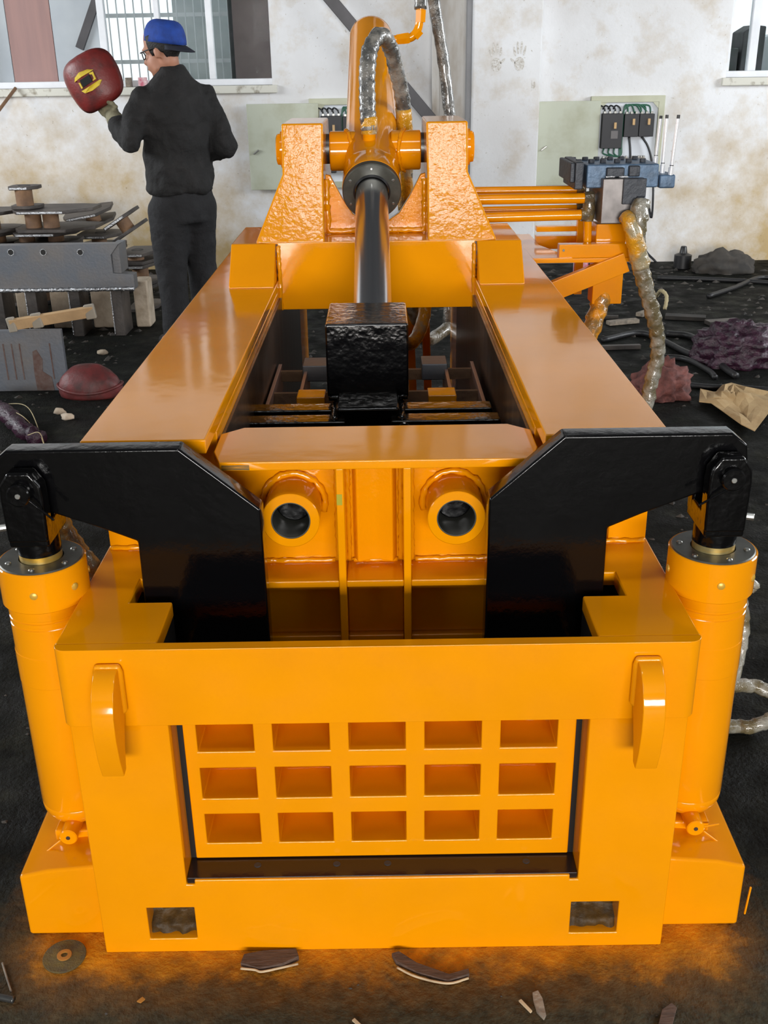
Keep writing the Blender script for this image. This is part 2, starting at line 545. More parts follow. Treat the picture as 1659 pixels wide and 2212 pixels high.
def tube_vf(pts, r, n=12, sub=8, wrap=None, taper=None):
    P_ = spline(pts, sub)
    v, f = [], []
    s = 0.0
    d = (P_[1] - P_[0]).normalized()
    side, _ = frame_of(d)
    for i, p_ in enumerate(P_):
        d = (P_[min(i + 1, len(P_) - 1)] - P_[max(i - 1, 0)]).normalized()
        side = (side - d * side.dot(d)).normalized()
        u = side.cross(d)
        if i:
            s += (p_ - P_[i - 1]).length
        tt = i / (len(P_) - 1)
        rad = r if taper is None else r * (taper[0] + (taper[1] - taper[0]) * tt)
        for k in range(n):
            a = 2 * math.pi * k / n
            rr = rad
            if wrap:
                ph = (a + s * 2 * math.pi / wrap[1]) % (2 * math.pi)
                rr = rad * (1 + wrap[0] * (ph / (2 * math.pi) - 0.5) * 2 + wrap[0] * 0.7 * noise.noise(p_ * 30 + V((math.cos(a), math.sin(a), 0))))
            v.append(p_ + (side * math.cos(a) + u * math.sin(a)) * rr)
    m_ = len(P_)
    for i in range(m_ - 1):
        for k in range(n):
            f.append((i * n + k, i * n + (k + 1) % n, (i + 1) * n + (k + 1) % n, (i + 1) * n + k))
    f.append(tuple(range(n - 1, -1, -1)))
    f.append(tuple(range((m_ - 1) * n, m_ * n)))
    return v, f


def tube(name, pts, r, mat, parent=None, n=12, sub=8, wrap=None, taper=None, **k):
    v, f = tube_vf(pts, r, n, sub, wrap, taper)
    return mesh(name, v, f, mat, parent, smooth=True, **k)


def weld(name, pts, r, mat, parent=None):
    """a rippled weld bead"""
    P_ = spline(pts, 1) if len(pts) > 2 else [V(p) for p in pts]
    out = []
    for a, b_ in zip(P_[:-1], P_[1:]):
        n = max(2, int((b_ - a).length / 0.006))
        out += [a.lerp(b_, i / n) for i in range(n)]
    out.append(P_[-1])
    v, f = [], []
    v, f = tube_vf(out, r, 8, 1)
    v = [p_ + V((noise.noise(p_ * 120), noise.noise(p_ * 130 + V((5, 0, 0))), noise.noise(p_ * 110 + V((0, 9, 0))))) * r * 0.55 for p_ in v]
    return mesh(name, v, f, mat, parent, smooth=True)


def lumpy(name, c, size, mat, parent=None, amp=0.3, sc=6, seed=0, sub=3, flat=True, **k):
    bm = bmesh.new()
    bmesh.ops.create_icosphere(bm, subdivisions=sub, radius=1)
    bm.verts.index_update()
    v = []
    for w in bm.verts:
        d = w.co.normalized()
        q = d * (1 + amp * noise.fractal(d * sc * 0.5 + V((seed, seed * 2, 0)), 1.0, 2.0, 3))
        q = V((q.x * size[0], q.y * size[1], q.z * size[2]))
        if flat and q.z < -size[2] * 0.35:
            q.z = -size[2] * 0.35
        v.append(V(c) + q + V((0, 0, size[2] * 0.35 if flat else 0)))
    f = [tuple(x.index for x in fc.verts) for fc in bm.faces]
    bm.free()
    return mesh(name, v, f, mat, parent, smooth=True, **k)

# ------------------------------------------------------------------ the hall
WY = 6.9                                       # face of the rear wall
v = []
NX, NY = 60, 60
fl = struct(mesh('floor', [(-7.2, -10.4, 0), (7.2, -10.4, 0), (7.2, 12, 0), (-7.2, 12, 0)], [(0, 1, 2, 3)], 'oily_floor'))
win_a = (-2.95, -0.775, 1.335, 2.75)           # x0, x1, z0, z1
win_b = (2.575, 4.3, 1.335, 2.75)
xs = [-7, win_a[0], win_a[1], win_b[0], win_b[1], 7]
zs = [0, 1.335, 2.75, 3.3]
struct(cells('wall_rear', xs, zs, lambda i, j: not (j == 1 and i in (1, 3)), WY, WY + 0.24, 'y', 'plaster', bevel=0))
struct(box('wall_rear_unseen_dark', (-7, WY, 3.3), (7, WY + 0.24, 4.8), 'cladding_dark', bevel=0))  # unseen upper wall, made dark to cut reflections and bounce on the machine
for nm, sx in (('wall_left', -1), ('wall_right', 1)):
    a, c = sorted((sx * 7.0, sx * 7.2))
    struct(cells(nm, [-10.4, -4.75, -1.25, 1.85, 5.35, 7.14], [0, 1.65, 3.55, 4.8], lambda i, j: not (j == 1 and i in (1, 3)), a, c, 'x', 'hall_wall', bevel=0))
struct(cells('wall_front', [-7.2, -2.8, 3.8, 7.2], [0, 1.1, 2.8, 4.8], lambda i, j: not (i == 1 and j == 1), -10.3, -10.05, 'y', 'hall_wall', bevel=0))
struct(cells('ceiling', [-7.2, -0.8, 1.0, 7.2], [-10.4, -1.1, -0.2, 7.14], lambda i, j: not (i == 1 and j == 1), 4.8, 4.95, 'z', 'ceiling_sheet', bevel=0))
# masonry pier and painted column on the rear wall
pier = struct(box('wall_pier', (0.68, WY - 0.30, 0), (1.165, WY, 3.3), 'plaster', bevel=0.012))
col = struct(box('trim_1', (0.425, WY - 0.08, 0), (0.655, WY, 4.8), 'timber_white', bevel=0.006))
box('edge_strip', (0.645, WY - 0.2, 0), (0.68, WY, 4.8), 'column_grey', col, bevel=0.004)
box('board', (0.40, WY - 0.11, 0), (0.455, WY - 0.08, 4.8), 'timber_white', col, bevel=0.004)


# two soot hand prints on the pier
def hand_print(cx, cz, s, tilt):
    v, f = [], []

    def ell(x, z, a, b_, r, n=14):
        k = len(v)
        for i in range(n):
            q = 2 * math.pi * i / n
            px, pz = a * math.cos(q), b_ * math.sin(q)
            px, pz = px * math.cos(r) - pz * math.sin(r), px * math.sin(r) + pz * math.cos(r)
            px, pz = (px + x), (pz + z)
            px, pz = px * math.cos(tilt) - pz * math.sin(tilt), px * math.sin(tilt) + pz * math.cos(tilt)
            v.append((cx + s * px, WY - 0.3015, cz + pz))
        f.append(tuple(range(k, k + n)))
    ell(0, 0, 0.036, 0.046, 0)
    for x, z, L, r in ((-0.036, 0.085, 0.034, 0.22), (-0.013, 0.105, 0.042, 0.06), (0.012, 0.105, 0.041, -0.06), (0.034, 0.082, 0.032, -0.2)):
        ell(x, z, 0.0075, L, r)
    ell(0.047, 0.022, 0.008, 0.024, -0.8)
    # the soot has a skin of its own: a thin smear standing 1.5 mm proud of the plaster
    n = len(v)
    v2 = [(a, WY - 0.2995, c) for a, _, c in v]
    f2 = [tuple(n + i for i in reversed(q)) for q in f]
    side = []
    for q in f:
        for i in range(len(q)):
            a, b_ = q[i], q[(i + 1) % len(q)]
            side.append((a, b_, n + b_, n + a))
    o = mesh('hand_print', v + v2, f + f2 + side, 'hand_stain', pier, label='brown hand print on the white pier')
    return o


h1 = at(1072, 140, Y=WY - 0.3)
h2 = at(1122, 138, Y=WY - 0.3)
hand_print(h1.x, h1.z, 1, 0.06)
hand_print(h2.x, h2.z, -1, -0.02)
# chipped plaster on the pier's edge
q = at(1152, 183, Y=WY - 0.3)
prism('chip', [(q.x - 0.012, q.z + 0.03), (q.x + 0.01, q.z + 0.02), (q.x + 0.016, q.z - 0.01), (q.x + 0.004, q.z - 0.028), (q.x - 0.01, q.z - 0.02)], 'y', WY - 0.302, WY - 0.295, 'hand_stain', pier, bevel=0)

# diagonal steel brace on the rear wall
b0, b1 = at(690, -30, Y=WY - 0.12), at(935, 262, Y=WY - 0.12)
o = bar('steel_brace', b0 + (b0 - b1) * 0.5, b1, 0.05, 0.085, 'brace_steel', None, up=(0, 0, 1), bevel=0.004)
tag(o, 'dark grey diagonal steel brace running down the rear wall behind the big cylinder', 'brace')


# ---- windows
def window(name, w, mull, panes):
    x0, x1, z0, z1 = w
    r = struct(box(name, (x0, WY + 0.02, z0), (x1, WY + 0.10, z0 + 0.045), 'frame_white', None, bevel=0.004))
    for x, wd in mull:
        box('mullion', (x - wd / 2, WY + 0.02, z0 + 0.045), (x + wd / 2, WY + 0.085, z1), 'frame_white', r, bevel=0.004)
    for a, c in panes:
        box('pane', (a, WY + 0.052, z0 + 0.045), (c, WY + 0.056, z1), 'window_glass', r, bevel=0)
    box('sill', (x0 - 0.03, WY - 0.035, z0 - 0.055), (x1 + 0.035, WY + 0.24, z0), 'sill_paint', r, bevel=0.006)
    return r


xm = [at(u, 100, Y=WY + 0.05).x for u in (226, 345, 456, 586)]
w1 = window('window_1', win_a, [(xm[0], 0.05), (xm[1], 0.035), (xm[2], 0.045), (xm[3] + 0.01, 0.03)], [(xm[0] + 0.025, xm[1] - 0.018), (xm[1] + 0.018, xm[2] - 0.022), (xm[2] + 0.022, xm[3] - 0.005)])
x_ = [at(u, 100, Y=WY + 0.05).x for u in (1620,)]
w2 = window('window_2', win_b, [(x_[0] + 0.02, 0.06), (win_b[0] + 0.012, 0.024)], [(win_b[0] + 0.024, x_[0] - 0.01), (x_[0] + 0.05, win_b[1])])
# boards and the sash behind the first window
xa = [at(u, 100, Y=WY + 0.14).x for u in (-160, 22, 118, 226)]
for a, c, mt, lb in ((xa[0], xa[1], 'board_grey', 'grey sheet at the left end of the long window'), (xa[1] + 0.004, xa[2], 'curtain_pink', 'dull pink sheet standing in the long window'), (xa[2] + 0.004, xa[3] - 0.01, 'board_grey', 'pale grey sheet between the pink sheet and the window frame')):
    o = box('window_board', (a, WY + 0.125, 1.335), (c, WY + 0.15, 2.75), mt, None, bevel=0.002)
    tag(o, lb, 'board')
o = tag(bar('leaning_strut', at(172, 105, Y=WY + 0.11), at(228, -60, Y=WY + 0.11), 0.03, 0.06, 'brace_steel', None), 'dark strut leaning across the grey sheet in the long window', 'strut')
q0, q1 = at(506, 100, Y=WY + 0.16).x, at(592, 100, Y=WY + 0.16).x
tag(box('window_board', (q0, WY + 0.15, 1.335), (q1 + 0.05, WY + 0.175, 2.75), 'board_brown', None), 'brown sheet behind the right-hand sash of the long window', 'board')
for a, c, lb in ((xm[0] + 0.03, xm[1] + 0.1, 'unseen dark board added for the rail reflection, left one'), (xm[1] + 0.16, xm[3] + 0.02, 'unseen dark board added for the rail reflection, right one')):
    box('reflection_board', (a, WY + 0.12, 2.02), (c, WY + 0.148, 2.75), 'board_brown', w1)  # added above the view to darken the rail's reflection, gaps leave bright streaks
# outside: yard wall with a barred opening, seen through the panes
yd = thing('yard_fence', 'pale barred yard fence seen through the long window', 'fence', (-1.6, 9.4, 0))
for k in range(34):
    x = -3.4 + k * 0.08
    box('picket', (x, 9.39, 0.0), (x + 0.009, 9.41, 2.3), 'bars_grey', yd, bevel=0)
for z in (0.6, 1.1, 1.5, 1.9):
    box('rail', (-3.5, 9.41, z), (-0.7, 9.44, z + 0.035), 'bars_grey', yd, bevel=0)
tag(box('shed_wall', (-1.95, 9.6, 0), (-1.15, 9.8, 2.6), 'outer_wall', None), 'pale outbuilding wall behind the yard fence', 'wall')
tag(box('tree_trunk', (-1.35, 9.0, 0), (-1.06, 9.25, 2.9), 'plant_dark', None, bevel=0.05), 'dark trunk seen through the right pane of the long window', 'tree')
for u0, u1, zt, lb in ((1590, 1640, 1.66, 'tall dark bin seen outside through the small right window'), (1545, 1586, 1.50, 'low dark heap outside beside the bin'), (1640, 1760, 1.6, 'grey sheet leaning outside the small right window')):
    a, c = at(u0, 120, Y=7.9).x, at(u1, 120, Y=7.9).x
    lo_ = 8.2 if u0 > 1630 else 7.8
    o = prism('yard_clutter', [(a, 0), (c, 0), (c, zt + 0.04), ((a + c) / 2, zt + 0.05), (a + 0.01, zt)], 'y', lo_, lo_ + 0.3, 'board_grey' if u0 > 1630 else 'plant_dark', None, bevel=0.01)
    tag(o, lb, 'clutter')


# ---- electrical cabinets, doors swung open to the left
def cabinet(x0, x1, z0, z1, dx0, lab, cut):
    r = thing('electrical_cabinet', lab, 'cabinet', ((x0 + x1) / 2, WY, z0), 'electrical cabinets on the rear wall')
    d0, d1 = WY - 0.035, WY - 0.002
    # flush frame round a recess standing off the plaster
    cells('frame', [x0, x0 + 0.075, x1 - 0.045, x1], [z0, z0 + 0.045, z1 - 0.045, z1], lambda i, j: not (i == 1 and j == 1), d0, d1, 'y', 'cabinet_cream', r, bevel=0.003)
    bx0, bx1, bz0, bz1 = x0 + 0.075, x1 - 0.045, z0 + 0.045, z1 - 0.045
    box('back_panel', (bx0, WY - 0.012, bz0), (bx1, WY - 0.002, bz1), 'cabinet_back', r, bevel=0)
    for sx, qx in ((1, bx0), (-1, bx1)):
        prism('corner_plate', [(qx, bz1), (qx + sx * 0.045, bz1), (qx, bz1 - 0.045)], 'y', d0 + 0.004, d0 + 0.008, 'cabinet_cream', r, bevel=0)
    dr = box('door', (dx0, WY - 0.055, z0 - 0.005), (x0 + 0.07, WY - 0.037, z1 - 0.03), 'cabinet_door', r, bevel=0.003)
    lz = z0 + (z1 - z0) * 0.42
    bar('latch', (dx0 + 0.035, WY - 0.062, lz - 0.012), (dx0 + 0.075, WY - 0.066, lz + 0.018), 0.012, 0.012, 'bolt_steel', dr)
    w = bx1 - bx0

    def breaker(a, c, zt, zb, n):
        br = box('breaker', (a, WY - 0.075, zb), (c, WY - 0.012, zt), 'breaker_black', r, bevel=0.004)
        m_ = (a + c) / 2 + (c - a) * 0.12
        zm = zb + (zt - zb) * 0.66
        box('toggle', (m_ - 0.009, WY - 0.088, zm - 0.022), (m_ + 0.009, WY - 0.075, zm + 0.022), 'toggle_tan', br, bevel=0.002)
        for k in range(n):
            xk = a + (c - a) * (k + 0.5) / n
            box('terminal', (xk - 0.009, WY - 0.06, zt), (xk + 0.009, WY - 0.03, zt + 0.016), 'bolt_steel', br, bevel=0.001)
        return br
    zt = bz1 - 0.075
    a = bx0 + 0.01
    b1_ = breaker(a, a + 0.36 * w, zt, zt - 0.245, 4)
    box('label_plate', (a + 0.16 * w, WY - 0.078, zt - 0.175), (a + 0.28 * w, WY - 0.075, zt - 0.12), 'breaker_label', b1_, bevel=0)
    breaker(a + 0.385 * w, a + 0.635 * w, zt - 0.005, zt - 0.165, 3)
    breaker(a + 0.645 * w, a + 0.90 * w, zt - 0.005, zt - 0.165, 3)
    # looping wires
    for k in range(4):
        xk = a + 0.36 * w * (k + 0.5) / 4
        tube('wire', [(xk, WY - 0.045, zt), (xk - 0.005, WY - 0.05, zt + 0.035), (xk - 0.035, WY - 0.04, zt + 0.055), (xk - 0.05, WY - 0.02, zt + 0.03)], 0.006, 'wire_black', r, n=6, sub=4)
        tube('wire', [(xk + 0.01, WY - 0.045, zt - 0.245), (xk + 0.012, WY - 0.05, zt - 0.285), (a + 0.355 * w, WY - 0.05, zt - 0.30), (a + 0.37 * w, WY - 0.045, zt - 0.2), (a + 0.372 * w, WY - 0.045, zt + 0.02), (a + (0.42 + 0.07 * k) * w, WY - 0.045, zt + 0.058), (a + (0.45 + 0.115 * k) * w, WY - 0.045, zt)], 0.0065, 'wire_green', r, n=6, sub=5)
    for k in range(3):
        xk = a + (0.68 + 0.08 * k) * w
        tube('wire', [(xk - 0.12, WY - 0.04, zt + 0.055), (xk - 0.02, WY - 0.045, zt + 0.052), (xk, WY - 0.045, zt)], 0.0065, 'wire_green', r, n=6, sub=5)
    tube('wire', [(a + 0.5 * w, WY - 0.04, zt - 0.165), (a + 0.53 * w, WY - 0.05, zt - 0.26), (a + 0.56 * w, WY - 0.05, zt - 0.40)], 0.009, 'wire_black', r, n=6)
    tube('wire', [(a + 0.72 * w, WY - 0.04, zt - 0.165), (a + 0.84 * w, WY - 0.05, zt - 0.24), (a + 0.93 * w, WY - 0.06, zt - 0.36), (a + 0.97 * w, WY - 0.09, z0 - 0.05), (a + 0.98 * w, WY - 0.09, z0 - 0.25), (a + 0.9 * w, WY - 0.06, 0.45), (a + 0.9 * w, WY - 0.08, 0.14), (a + 1.1 * w, WY - 0.14, 0.02)], 0.009, 'wire_black', r, n=6)
    zc = zt - 0.315
    for k, (s0, s1, mt) in enumerate(((0.04, 0.24, 'breaker_black'), (0.33, 0.50, 'contactor_tan'), (0.54, 0.66, 'contactor_tan'), (0.67, 0.80, 'contactor_tan'))):
        cb = box('contactor', (a + s0 * w, WY - 0.07, zc - 0.09), (a + s1 * w, WY - 0.012, zc), mt, r, bevel=0.004)
        for j in range(3):
            xk = a + (s0 + (s1 - s0) * (j + 0.5) / 3) * w
            box('terminal', (xk - 0.007, WY - 0.055, zc), (xk + 0.007, WY - 0.03, zc + 0.014), 'bolt_steel', cb, bevel=0.001)
    return r


cabinet(1.585, 2.135, 0.60, 1.222, 1.19, 'electrical cabinet right of the white pier with its door open, three breakers inside', None)
cabinet(-0.51, 0.04, 0.60, 1.236, -0.972, 'electrical cabinet left of the pier, half hidden behind the big orange cylinder', None)

# ------------------------------------------------------------------ the baler
OR, ORR, BK = 'paint_orange', 'paint_orange_rough', 'paint_black'
B = thing('scrap_baler', 'large orange hydraulic scrap metal baler with black locking arms', 'baler', (0, 1.2, 0))

# front frame: posts, sill with two fork holes, opening for the gate
ux = [-0.5, -0.417, -0.341, -0.333, -0.327, 0.327, 0.333, 0.341, 0.417, 0.5]
vz = [0.0, 0.032, 0.103, 0.155, 0.165, 0.502]


def front_solid(i, j):
    if ux[i] >= -0.342 and ux[i + 1] <= 0.342 and j == 4:
        return False
    if j == 3 and (ux[i + 1] <= -0.326 and ux[i] >= -0.342 or ux[i] >= 0.326 and ux[i + 1] <= 0.342):
        return False
    if j == 1 and (ux[i] >= -0.418 and ux[i + 1] <= -0.332 or ux[i + 1] <= 0.418 and ux[i] >= 0.332):
        return False
    return True


cells('front_frame', ux, vz, front_solid, 0.0, 0.14, 'y', OR, B, bevel=0.0025)
for s in (-1, 1):                                                # greasy plugs at the back of the fork holes
    a, c = sorted((s * 0.333, s * 0.417))
    v_, f_ = [], []
    n_ = 12
    for i in range(n_ + 1):
        for j in range(n_ + 1):
            x, w_ = a + (c - a) * i / n_, j / n_
            z = 0.032 + 0.071 * w_
            v_.append((x, 0.035 + 0.02 * w_ + 0.012 * noise.noise(V((x * 60, 0, z * 60))) - (0.02 if w_ < 0.3 else 0), z))
    for i in range(n_):
        for j in range(n_):
            k = i * (n_ + 1) + j
            f_.append((k, k + 1, k + n_ + 2, k + n_ + 1))
    mesh('fork_pocket_back', v_, f_, 'grease', B, smooth=True, label='greasy brown back of a fork pocket')
# box tie behind the front frame, under the top plate
for s in (-1, 1):
    a, c = sorted((s * 0.42, s * 0.5))
    box('side_frame', (a, 0.14, 0.0), (c, 0.36, 0.502), OR, B)

# top cap with the T-shaped slot for the locking door
tx = [-0.505, -0.417, -0.345, 0.345, 0.417, 0.505]
ty = [-0.018, 0.003, 0.138, 0.225, 0.37]


def cap_solid(i, j):
    if j == 1 and i == 2:
        return False
    if j == 2 and i in (1, 2, 3):
        return False
    if j == 3 and i == 2:
        return False
    return True


for cx_ in (tx[:3], tx[3:]):
    cells('top_cap', cx_, ty[1:], lambda i, j, L=(cx_ is tx): cap_solid(i + (0 if cx_[0] < 0 else 3), j + 1), 0.612, 0.64, 'z', OR, B, bevel=0.003)
rc = 0.02
lip = [(-0.505, 0.003)] + [(-0.505 + rc - rc * math.cos(a), -0.018 + rc - rc * math.sin(a)) for a in [math.radians(15 * k) for k in range(7)]]
lip += [(-x, y) for x, y in reversed(lip)]
prism('front_lip', lip, 'z', 0.5, 0.64, OR, B, bevel=0.003)
for s in (-1, 1):
    a, c = sorted((s * 0.425, s * 0.505))
    box('cap_side', (a, 0.003, 0.5), (c, 0.37, 0.612), OR, B, bevel=0.002)
    a, c = sorted((s * 0.4175, s * 0.425))
    box('slot_shade', (a, 0.138, 0.3), (c, 0.37, 0.6115), 'shade_black', B, bevel=0)  # added black walls, the slot's shade painted in
    a, c = sorted((s * 0.3455, s * 0.425))
    box('slot_shade', (a, 0.02, 0.503), (c, 0.136, 0.6115), 'shade_black', B, bevel=0)
    box('slot_shade', (a, 0.228, 0.3), (c, 0.36, 0.6115), 'shade_black', B, bevel=0)
box('slot_shade', (-0.34, 0.004, 0.535), (0.34, 0.012, 0.632), 'shade_black', B, bevel=0)
# lifting hooks
prof = [(-0.016, 0.614), (-0.045, 0.612), (-0.068, 0.592), (-0.083, 0.556), (-0.085, 0.52), (-0.079, 0.475), (-0.068, 0.44), (-0.052, 0.442), (-0.042, 0.48), (-0.03, 0.51), (-0.016, 0.53)]
for s in (-1, 1):
    a, c = sorted((s * 0.402, s * 0.437))
    hk = prism('lifting_hook', prof, 'x', a, c, OR, B, bevel=0.002)
    lug = prism('weld_pad', [(a - 0.006, 0.605), (a - 0.002, 0.618), (c + 0.002, 0.618), (c + 0.006, 0.605), (c + 0.006, 0.535), (c + 0.001, 0.527), (a - 0.001, 0.527), (a - 0.006, 0.535)], 'y', -0.029, -0.018, ORR, hk, bevel=0.005, seg=3)

# sliding gate: a welded waffle of 5 x 3 pockets
gx = [-0.331]
for k in range(5):
    x = -0.3085 + k * 0.1282
    gx += [x, x + 0.0955]
gx.append(0.331)
gz = [0.169, 0.203, 0.266, 0.300, 0.364, 0.398, 0.460, 0.50, 0.53]
gate = cells('gate', gx, gz, lambda i, j: not (i % 2 == 1 and j in (1, 3, 5)), 0.05, 0.145, 'y', OR, B, bevel=0.0025)
box('gate_back', (-0.331, 0.1435, 0.169), (0.331, 0.16, 0.53), OR, gate, bevel=0)
for i in range(5):
    for j in (1, 3, 5):
        x0, x1, z0, z1 = gx[2 * i + 1], gx[2 * i + 2], gz[j], gz[j + 1]
        weld('weld_bead', [(x0 + 0.004, 0.1405, z1), (x0 + 0.004, 0.1405, z0 + 0.004), (x1 - 0.004, 0.1405, z0 + 0.004), (x1 - 0.004, 0.1405, z1)], 0.0045, OR, gate)
for s in (-1, 1):
    a, c = sorted((s * 0.3315, s * 0.341))
    box('guide_strip', (a, 0.055, 0.167), (c, 0.14, 0.502), 'black_gap', B, bevel=0)
box('gate_bounce_block', (-0.331, 0.05, 0.5302), (0.331, 0.16, 0.534), 'shade_black', gate, bevel=0)  # added black cover, keeps the gate from bouncing light onto the ribs
fp = box('floor_plate', (-0.340, 0.004, 0.13), (0.340, 0.40, 0.1665), 'floor_steel', B, bevel=0.001)
for x in (-0.08, 0.01, 0.255, -0.22):
    cyl('countersunk_bolt', (x, 0.034, 0.1645), (x, 0.034, 0.1675), 0.0065, 'valve_dark', fp, n=14)

# side feet with the cylinder mounts
for s in (-1, 1):
    yb = 0.42
    v_ = []
    for y in (0.045, yb):
        for x, z in ((0.498, 0), (0.652, 0), (0.652, 0.137), (0.60, 0.150), (0.498, 0.160)):
            v_.append((s * x, y, z + (0.012 if y > 0.1 else 0)))
    # a thin bevel strip along the front top edge
    f_ = [(0, 1, 2, 3, 4), (9, 8, 7, 6, 5), (0, 5, 6, 1), (1, 6, 7, 2), (2, 7, 8, 3), (3, 8, 9, 4), (4, 9, 5, 0)]
    mesh('foot', v_, f_, OR, B, bevel=0.006, seg=2)

# locking arms (one black plate each side)
arm = [(-0.187, 0.20), (-0.187, 0.805), (-0.206, 0.808), (-0.316, 0.905), (-0.595, 0.905), (-0.622, 0.885), (-0.628, 0.845), (-0.612, 0.82), (-0.545, 0.800), (-0.455, 0.766), (-0.399, 0.742), (-0.403, 0.20)]
arm[1] = (-0.190, 0.797)
arm.pop(2)
for s, dz in ((-1, -0.003), (1, 0.009)):
    pl = [((-s) * x, z + (dz if z > 0.3 else 0)) for x, z in arm]
    if s > 0:
        pl = [(x * 0.965 if x > 0.2 else x - 0.004, z) for x, z in pl]
    o = prism('locking_arm', pl, 'y', 0.166, 0.207, BK, B, bevel=0.004)
    q = pl[1]

# lock cylinders
for s in (-1, 1):
    cx, cy = s * 0.572, 0.19
    c = lathe('lock_cylinder', (cx, cy, 0.178), (0, 0, 1), [(0, 0.03), (0.0, 0.05), (0.006, 0.058), (0.022, 0.0655), (0.034, 0.0665), (0.035, 0.066), (0.038, 0.0668), (0.30, 0.0668), (0.301, 0.0676), (0.36, 0.0676), (0.361, 0.0668), (0.415, 0.0668), (0.416, 0.0655), (0.420, 0.0655), (0.421, 0.0668), (0.428, 0.0668), (0.429, 0.0655), (0.433, 0.0655), (0.434, 0.0668), (0.46, 0.0668)], OR, B, n=48)
    collar = ring('collar', (cx, cy, 0.630), (0, 0, 1), 0.05, 0.0735, 0.072, OR, c, n=48)
    gl = ring('gland', (cx, cy, 0.640), (0, 0, 1), 0.0375, 0.0705, 0.064, 'steel_gland', c, n=48)
    for k in range(6):
        a = math.radians(30 + 60 * k + (12 if s > 0 else 0))
        px, py = cx + 0.055 * math.cos(a), cy + 0.055 * math.sin(a)
        lathe('bolt', (px, py, 0.7035), (0, 0, 1), [(0, 0.005), (0.0015, 0.005), (0.003, 0.0035)], 'bolt_steel', gl, n=10)
    for k in range(6):
        a = math.radians(-90 + 55 * k + s * -3)
        px, py = cx + 0.0725 * math.cos(a), cy + 0.0725 * math.sin(a)
        d = V((math.cos(a), math.sin(a), 0))
        lathe('set_screw', (px, py, 0.665), d, [(0, 0.0065), (0.002, 0.0065), (0.0035, 0.004)], 'bolt_yellow', collar, n=12)
    rod = cyl('rod', (cx, cy, 0.695), (cx, cy, 0.728), 0.0355, 'rod_bare', c, n=32)
    lathe('rod_head', (cx, cy, 0.714), (0, 0, 1), [(0, 0.0345), (0.002, 0.0362), (0.052, 0.0362), (0.062, 0.034), (0.066, 0.028)], 'paint_black_rough', rod, n=32)
    # clevis: two cheeks straddling the arm
    zc = 0.846 + (0.006 if s > 0 else -0.003)
    xc = cx - s * 0.004
    ch = [(xc - 0.033, 0.755), (xc - 0.035, zc - 0.01), (xc - 0.033, zc + 0.012), (xc - 0.018, zc + 0.034), (xc + 0.018, zc + 0.034), (xc + 0.033, zc + 0.012), (xc + 0.035, zc - 0.01), (xc + 0.033, 0.755)]
    for y0, y1 in ((0.131, 0.163), (0.210, 0.240)):
        prism('clevis_cheek', ch, 'y', y0, y1, 'paint_black_rough', c, bevel=0.005, seg=3)
    prism('clevis_base', [(xc - 0.033, 0.745), (xc - 0.033, 0.785), (xc + 0.033, 0.785), (xc + 0.033, 0.745)], 'y', 0.133, 0.238, 'paint_black_rough', c, bevel=0.005)
    pin = cyl('clevis_pin', (xc, 0.118, zc), (xc, 0.25, zc), 0.019, 'paint_black_rough', c, n=24)
    cyl('pin_centre', (xc, 0.1165, zc), (xc, 0.12, zc), 0.0045, 'bolt_steel', pin, n=10)
    bar('cotter_pin', (xc + 0.012, 0.121, zc - 0.004), (xc - s * 0.05, 0.125, zc - 0.045), 0.004, 0.004, 'paint_black_rough', pin)
    cyl('grub_screw', (cx + s * 0.036, cy - 0.03, 0.772), (cx + s * 0.050, cy - 0.035, 0.772), 0.006, 'bolt_steel', c, n=10)
    # base lug and pin
    prism('base_lug', [(cx - 0.032, 0.15), (cx - 0.032, 0.19), (cx - 0.02, 0.20), (cx + 0.02, 0.20), (cx + 0.032, 0.19), (cx + 0.032, 0.15)], 'y', 0.165, 0.235, OR, c, bevel=0.004)
    prism('mount_cheek', [(cx - 0.034, 0.14), (cx - 0.034, 0.172), (cx + 0.034, 0.172), (cx + 0.034, 0.14)], 'y', 0.125, 0.158, OR, c, bevel=0.004)
    bp = cyl('base_pin', (cx, 0.098, 0.178), (cx, 0.25, 0.178), 0.0165, OR, c, n=24)
    cyl('pin_centre', (cx, 0.0965, 0.178), (cx, 0.099, 0.178), 0.004, 'steel_dark', bp, n=10)
    bar('cotter_pin', (cx + s * 0.016, 0.104, 0.168), (cx + s * 0.045, 0.10, 0.145), 0.0035, 0.0035, OR, bp)
    if s > 0:
        bar('cotter_pin', (cx + 0.015, 0.11, 0.172), (cx + 0.05, 0.12, 0.170), 0.0035, 0.0035, OR, bp)

# side beams (rails) with front end plates
RI, RO, RZ = 0.287, 0.5, 0.887
for s in (-1, 1):
    a, c = sorted((s * RI, s * RO))
    sb = box('side_beam', (a, 0.37, 0.10), (c, 2.72, RZ - 0.026), OR, B, bevel=0.003)
    box('top_strip', (a, 0.252, RZ - 0.026), (c, 2.72, RZ), OR, sb, bevel=0.003)
    e0, e1 = sorted((s * 0.43, s * 0.5))
    box('end_plate', (e0, 0.352, 0.64), (e1, 0.37, RZ - 0.026), OR, sb, bevel=0.002)
    e0, e1 = sorted((s * 0.345, s * 0.5))
    weld('weld_bead', [(s * 0.36, 0.350, 0.642), (s * 0.498, 0.350, 0.642)], 0.005, OR, sb)
    a2, c2 = sorted((s * (RI - 0.006), s * (RI - 0.0005)))
    box('wear_plate', (a2, 0.40, 0.15), (c2, 2.3, RZ - 0.05), 'wear_steel', sb, bevel=0)
    # wedge stop on top of the beam
    wx0, wx1 = sorted((s * (RI + 0.004), s * 0.42))
    prism('wedge_stop', [(1.545, RZ), (1.66, 0.993), (2.0, 0.993), (2.08, RZ)], 'x', wx0, wx1, OR, sb, bevel=0.004)

